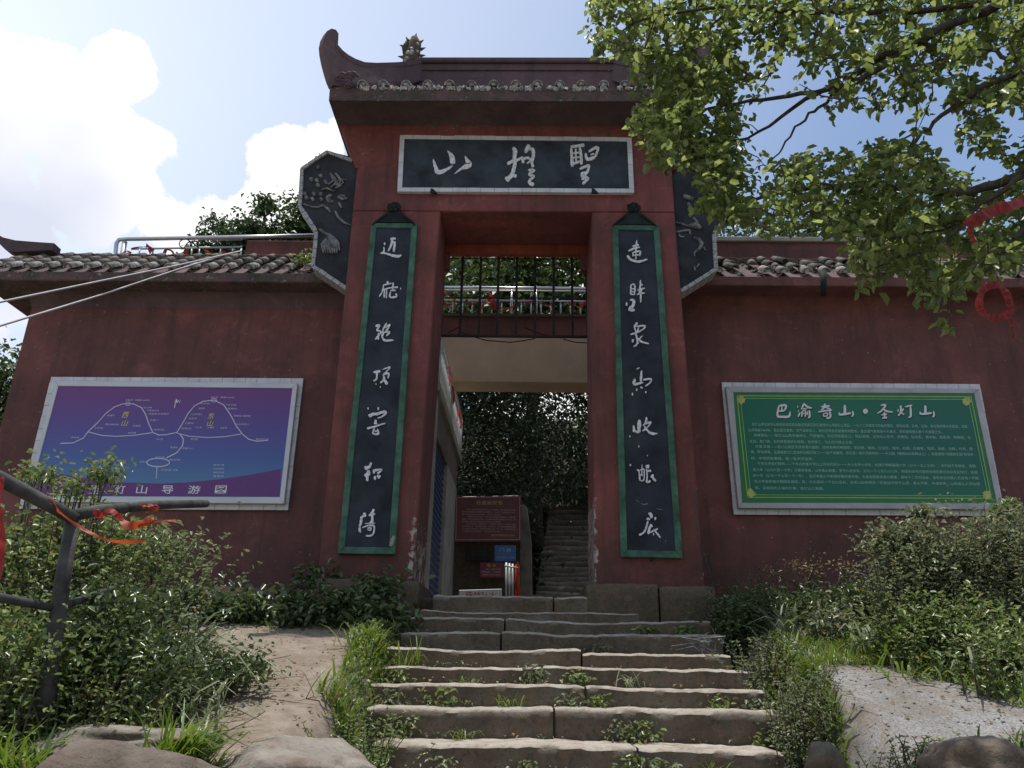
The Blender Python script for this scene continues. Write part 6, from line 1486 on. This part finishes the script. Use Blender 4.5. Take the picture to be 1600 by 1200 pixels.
for i, (ey, k, px, hpx, n, gk, lb) in enumerate(stepw):
    kk = [s[0] for s in STEPS].index(ey); y = STEPS[kk][1]-.03; x = X(px, y, ey+20); zb = (Z(STEPS[kk+1][0], STEPS[kk+1][1], 900) if kk+1 < len(STEPS) else 0)-.02
    t = empty('step_weed', (x, y, zb), lb, 'weed', gs); rs = np.random.RandomState(300+i); h = sz(hpx, y)
    if gk:
        P = np.stack([x+rs.normal(0, .05, n), y+rs.uniform(-.06, .02, n), np.full(n, zb)], 1); V, Q = blades(P, h, .010, .6, 1.1, rs, (0, -.3, 0)); me = npmesh('blades', V, Q); me.materials.append(L_silver if i % 2 else L_grass); o = place(me, 'blades', t); o['kind'] = 'stuff'
    else:
        P = np.stack([x+rs.normal(0, h*.35, n), y-np.abs(rs.normal(0, .05, n)), zb+np.abs(rs.uniform(0.1, 1, n))*h*.8], 1); leaves('foliage', P, np.full(n, sz(9, y)), L_shrub if i % 3 else L_grey, t, rs=rs)
        sm = MB()
        for q in P[::9]: sm.tube([(x, y, zb), tuple(q)], [.004, .002], 4)
        sm.build('stem', m_stem, t)
# tiny seedlings and moss along the foot of every riser, fallen leaves on paths and treads
rs = np.random.RandomState(500); P = []
for kk in range(2, 10):
    y0_ = STEPS[kk][1]; zt_k = Z(STEPS[kk+1][0], STEPS[kk+1][1], 900)
    for _ in range(190):
        px = rs.uniform(STEPS[kk][2]+5, STEPS[kk][3]-10); x = X(px, y0_, STEPS[kk][0]); q = noise.noise(Vector((x*2.2, kk*3.1, 0)))
        if q < rs.uniform(-.1, .25): continue
        P.append((x, y0_-abs(rs.normal(0, .03)), zt_k+rs.uniform(0, .045)))
o = leaves('joint_seedlings', np.array(P), np.full(len(P), .032), L_grey, None, rs=rs, hexa=False); P = []
for _ in range(420):
    if rs.rand() < .5: px, y = rs.uniform(280, 560), rs.uniform(4.6, 8.3); x = X(px, y, 1060); z = ground_z(x, y)
    elif rs.rand() < .5: px, y = rs.uniform(1260, 1600), rs.uniform(4.9, 7.3); x = X(px, y, 1060); z = ground_z(x, y)
    else:
        kk = rs.randint(2, 9); y = STEPS[kk][1]-rs.uniform(.03, .25); px = rs.uniform(STEPS[kk][2], STEPS[kk][3]); x = X(px, y, STEPS[kk][0]); z = Z(STEPS[kk+1][0], STEPS[kk+1][1], 900)+.01
    P.append((x, y, z+.012))
leaves('leaf_litter', np.array(P), np.full(len(P), .045), L_dry, None, rs=rs, hexa=False, up=.9, droop=0)
cover('verge_grass', [(1262, 4.2), (1345, 4.2), (1330, 5.2), (1300, 6.3), (1262, 6.6)], 2600, .14, .008, L_grass, 59, lean=.4, curl=.8)
# dry twigs at the right end of the steps
tw = MB(); rg = random.Random(9)
for k in range(12):
    p = W(rg.uniform(1095, 1150), rg.uniform(1005, 1035), 7.5); tw.tube([p, p+Vector((rg.uniform(-.2, .1), rg.uniform(-.05, .05), rg.uniform(.02, .12))), p+Vector((rg.uniform(-.35, .1), rg.uniform(-.1, .1), rg.uniform(-.02, .16)))], [.006, .005, .002], 4)
tag(tw.build('dry_twigs', m_porcd, None), 'pale dry twigs lying at the right end of the steps', 'twigs')

# ------------------------------------------------------------------ the near tree hanging in from the right
nt_ = empty('overhanging_tree', (5.6, 3.6, ground_z(5.6, 3.6)), 'big leafy tree whose boughs hang over the right of the gate', 'tree')
TB = Vector((5.6, 3.6, ground_z(5.6, 3.6)-.2))
MB().tube([TB, TB+Vector((-.1, .1, 1.6)), TB+Vector((-.35, .3, 3.0)), TB+Vector((-.5, .5, 4.4)), TB+Vector((-.6, .6, 5.6))], [.24, .20, .17, .13, .08], 14).build('trunk', m_bark, nt_, True)
def PB(px, py, Y): return W(px, py, Y)
limbs = [
 [TB+Vector((-.4, .35, 3.3)), PB(1660, -30, 4.3), PB(1560, 6, 4.4), PB(1440, 62, 4.6), PB(1350, 105, 4.8), PB(1260, 155, 4.9), PB(1170, 215, 5.0)],
 [PB(1440, 62, 4.6), PB(1330, 130, 4.7), PB(1235, 150, 4.8), PB(1130, 165, 4.9), PB(1040, 190, 5.0)],
 [PB(1600, -10, 4.4), PB(1450, 15, 4.5), PB(1300, 20, 4.6), PB(1150, 10, 4.7), PB(1010, 30, 4.8), PB(950, 60, 4.8)],
 [PB(1350, 105, 4.8), PB(1290, 160, 4.8), PB(1250, 190, 4.85), PB(1215, 240, 4.9), PB(1180, 265, 4.9)],
 [TB+Vector((-.35, .3, 2.6)), PB(1680, 250, 4.2), PB(1600, 272, 4.3), PB(1500, 300, 4.5), PB(1400, 290, 4.6), PB(1290, 290, 4.8), PB(1190, 310, 4.9), PB(1110, 330, 5.0)],
 [PB(1600, 272, 4.3), PB(1520, 330, 4.4), PB(1440, 365, 4.5), PB(1360, 370, 4.6), PB(1270, 350, 4.8)],
 [PB(1520, 330, 4.4), PB(1470, 380, 4.4), PB(1400, 405, 4.5), PB(1340, 430, 4.5)],
 [TB+Vector((-.45, .4, 3.0)), PB(1690, 110, 4.2), PB(1600, 110, 4.3), PB(1500, 160, 4.4), PB(1440, 210, 4.5), PB(1390, 260, 4.6)],
 [PB(1600, 110, 4.3), PB(1540, 75, 4.4), PB(1450, 100, 4.5), PB(1400, 120, 4.5)],
 [PB(1640, 320, 4.2), PB(1590, 370, 4.2), PB(1540, 420, 4.3), PB(1480, 450, 4.3), PB(1465, 500, 4.3)],
 [PB(1170, 215, 5.0), PB(1110, 230, 5.0), PB(1060, 240, 5.1)], [PB(1150, 10, 4.7), PB(1090, 60, 4.8), PB(1040, 100, 4.9)]]
lw = [.055, .028, .026, .016, .045, .022, .016, .035, .018, .020, .012, .012]
allp = []
for L_, w in zip(limbs, lw):
    pts = []; rg = random.Random(int(w*1e4)+len(L_))
    for i in range(len(L_)-1):
        for k in range(5):
            q0, q1, q2, q3 = L_[max(0, i-1)], L_[i], L_[i+1], L_[min(len(L_)-1, i+2)]; t = k/5
            p = .5*((2*q1)+(-q0+q2)*t+(2*q0-5*q1+4*q2-q3)*t*t+(-q0+3*q1-3*q2+q3)*t**3); pts.append(p+Vector([rg.gauss(0, .010) for _ in range(3)]))
    pts.append(L_[-1]); n = len(pts)
    MB().tube(pts, [w*(1-.82*i/(n-1)) for i in range(n)], 8).build('bough', m_bark, nt_, True)
    allp += pts[(8 if L_[0].x > 4.6 else 0):]
A_ = np.array([tuple(p) for p in allp])
poly = [(925, -40), (915, 20), (918, 60), (940, 92), (975, 82), (990, 100), (988, 125), (1000, 160), (982, 190), (1005, 230), (1035, 262), (1075, 262), (1095, 295), (1082, 322), (1110, 352), (1160, 350), (1210, 362), (1285, 358), (1325, 378), (1338, 425), (1365, 455), (1385, 425), (1425, 440), (1450, 470), (1500, 462), (1560, 430), (1700, 430), (1700, -120), (925, -120)]
holes = [[(1158, 218), (1185, 186), (1290, 178), (1330, 170), (1440, 188), (1415, 218), (1330, 228), (1240, 246), (1190, 255)], [(1455, 245), (1500, 235), (1600, 262), (1600, 292), (1520, 290)], [(1000, 105), (1012, 98), (1016, 112), (1004, 118)], [(1500, 90), (1560, 100), (1540, 130), (1490, 125)]]
sparse = [[(1180, 100), (1320, 90), (1420, 130), (1400, 190), (1180, 200), (1130, 160)], [(1400, 180), (1560, 160), (1600, 240), (1450, 250)], [(1140, 210), (1230, 240), (1200, 300), (1140, 270)], [(1060, 150), (1180, 120), (1180, 190), (1080, 200)]]
def inside(poly, a, b):
    c = False; j = len(poly)-1
    for i in range(len(poly)):
        if (poly[i][1] > b) != (poly[j][1] > b) and a < (poly[j][0]-poly[i][0])*(b-poly[i][1])/(poly[j][1]-poly[i][1])+poly[i][0]: c = not c
        j = i
    return c
rg = random.Random(77); rs = np.random.RandomState(77); twig = MB(); LP, LD, LS = [], [], []
TG = []
while len(TG) < 2950:
    px, py = rg.uniform(900, 1700), rg.uniform(-120, 530)
    if not inside(poly, px, py): continue
    if any(inside(h, px, py) for h in holes): continue
    if any(inside(h, px, py) for h in sparse) and rg.random() < .66: continue
    if noise.noise(Vector((px*.016, py*.016, 4))) < -.33 and py < 230: continue
    Yc = 4.75+.35*(px < 1200)+rg.gauss(0, .36); TG.append(W(px, py, min(5.6, max(3.9, Yc))))
while len(TG) < 3300:                        # the fuller spray in front of the right end of the roof
    px, py = rg.uniform(985, 1150), rg.uniform(15, 335)
    if inside(poly, px, py) and not any(inside(h, px, py) for h in holes): TG.append(W(px, py, min(5.5, max(4.5, 5.0+rg.gauss(0, .25)))))
T = np.array([tuple(q) for q in TG]); D0 = np.array([((A_-q)**2).sum(1).min() for q in T]); nodes = [np.array(A_)]; cur_ = np.array(A_)
for ti in np.argsort(D0):                      # twigs grow outwards from boughs and from one another
    q = Vector(T[ti]); dd = ((cur_-T[ti])**2).sum(1); b = Vector(cur_[int(dd.argmin())]); v = q-b
    if v.length > .55: b = q-v.normalized()*.5; v = q-b
    mid = b.lerp(q, .5)+Vector((rg.gauss(0, .1), rg.gauss(0, .1), rg.gauss(.06, .08)))*v.length
    L0 = v.length; w0 = .0028+.006*min(1, L0/.4)
    twig.tube([b, mid, q], [w0, w0*.7, .002], 4, False)
    cur_ = np.concatenate([cur_, np.array([tuple(mid), tuple(b.lerp(q, .8)), tuple(q)])])
    if L0 > 0: v.normalize()
    for k in range(rg.randint(4, 8)):
        f = rg.uniform(.3, 1.0); p = (mid.lerp(q, (f-.5)*2) if f > .5 else b.lerp(mid, f*2))
        p = p+Vector((rg.gauss(0, .028), rg.gauss(0, .028), rg.gauss(0, .028)))
        d = v*.5+Vector((rg.gauss(0, .75), rg.gauss(0, .75), rg.gauss(-.2, .4)))
        LP.append(tuple(p)); LD.append(tuple(d)); LS.append(rg.uniform(.048, .086))
# a few long drooping shoots below the mass
for px, py, Yc in ((1340, 455, 4.4), (1372, 452, 4.4), (1350, 430, 4.4), (1330, 400, 4.5), (1478, 500, 4.3), (1482, 520, 4.3), (1462, 478, 4.3), (1440, 470, 4.3), (1425, 455, 4.35), (1508, 455, 4.3), (1530, 440, 4.3), (988, 185, 5), (984, 110, 4.9), (928, 62, 4.8)):
    q = W(px, py, Yc); b = q+Vector((.08, 0, .22)); twig.tube([b, q], [.005, .003], 4)
    for k in range(5): LP.append(tuple(q+Vector((rg.gauss(0, .03), rg.gauss(0, .03), rg.uniform(0, .1))))); LD.append((rg.gauss(0, .6), rg.gauss(0, .6), -.6)); LS.append(rg.uniform(.06, .095))
twig.build('twigs', m_bark, nt_)['kind'] = 'stuff'
LP, LD, LS = np.array(LP), np.array(LD), np.array(LS)
V, Q = leaf_arrays(LP, LS, up=.75, width=.62, fold=.14, rs=rs, dirs=LD)
LV = V.reshape(-1, 6, 3)
# the 300 leaves that show largest are parts of their own
ext = []
ey = np.array(EYE); fw, rt, upv = map(np.array, (FW, RT, UP))
rel = LV-ey; dz = rel@fw; u_, v_ = rel@rt/dz, rel@upv/dz
area = np.zeros(len(LV))
for i in range(6): j = (i+1) % 6; area += u_[:, i]*v_[:, j]-u_[:, j]*v_[:, i]
area = np.abs(area); inv = (np.abs(u_.mean(1)) < 800/F) & (np.abs(v_.mean(1)) < 600/F); area[~inv] = 0
order = np.argsort(-area); big = order[:300]; rest = order[300:]
protos = []
L_single = leafmat('single_broad_leaf', (.085, .128, .040), (.155, .205, .068), (.28, .33, .12), .54, .38)
ntl = L_single.node_tree; oi = ntl.nodes.new('ShaderNodeObjectInfo')
for l in list(ntl.links):
    if l.from_socket.name == 'Random Per Island': ts = l.to_socket; ntl.links.remove(l); ntl.links.new(oi.outputs['Random'], ts)
for i in big:
    me = mesh('leaf', LV[i], [(0, 1, 2, 3), (0, 3, 4, 5)]); place(me, 'leaf', nt_, L_single)
V2 = LV[rest].reshape(-1, 3); i6 = np.arange(len(rest))[:, None]*6
me = npmesh('foliage', V2, np.concatenate([i6+np.array([[0, 1, 2, 3]]), i6+np.array([[0, 3, 4, 5]])], 0)); me.materials.append(L_tree); o = place(me, 'foliage', nt_); o['kind'] = 'stuff'
# red cloth on the tree
gB = 'red cloths tied on the near boughs'
def cloth(pts, w, mat, label, seed, Y):
    P = [W(px, py, Y+dy) for px, py, dy in pts]; return ribbon(P, w, mat, label, gB, seed, n=8, twist=.35)
cloth([(1640, 300, -.1), (1590, 318, -.1), (1555, 328, -.1), (1530, 340, -.1), (1512, 352, -.1)], .085, m_ribd, 'broad red cloth strip tied along the bough at the right edge', 130, 4.0)
cloth([(1520, 345, -.1), (1516, 362, -.1), (1523, 380, -.1)], .03, m_rib, 'narrow red cloth end hanging under the broad strip', 131, 4.0)
o = cloth([(1535, 452, 0), (1530, 478, 0), (1542, 494, 0), (1562, 497, 0), (1578, 485, 0), (1572, 458, 0), (1555, 445, 0), (1535, 452, 0)], .050, m_ribd, 'red ribbon loop hanging low at the right below the leaves', 132, 3.9)
cloth([(1576, 470, 0), (1580, 500, 0), (1583, 528, 0)], .018, m_ribd, 'thin red ribbon tail beside the hanging loop', 133, 3.9)
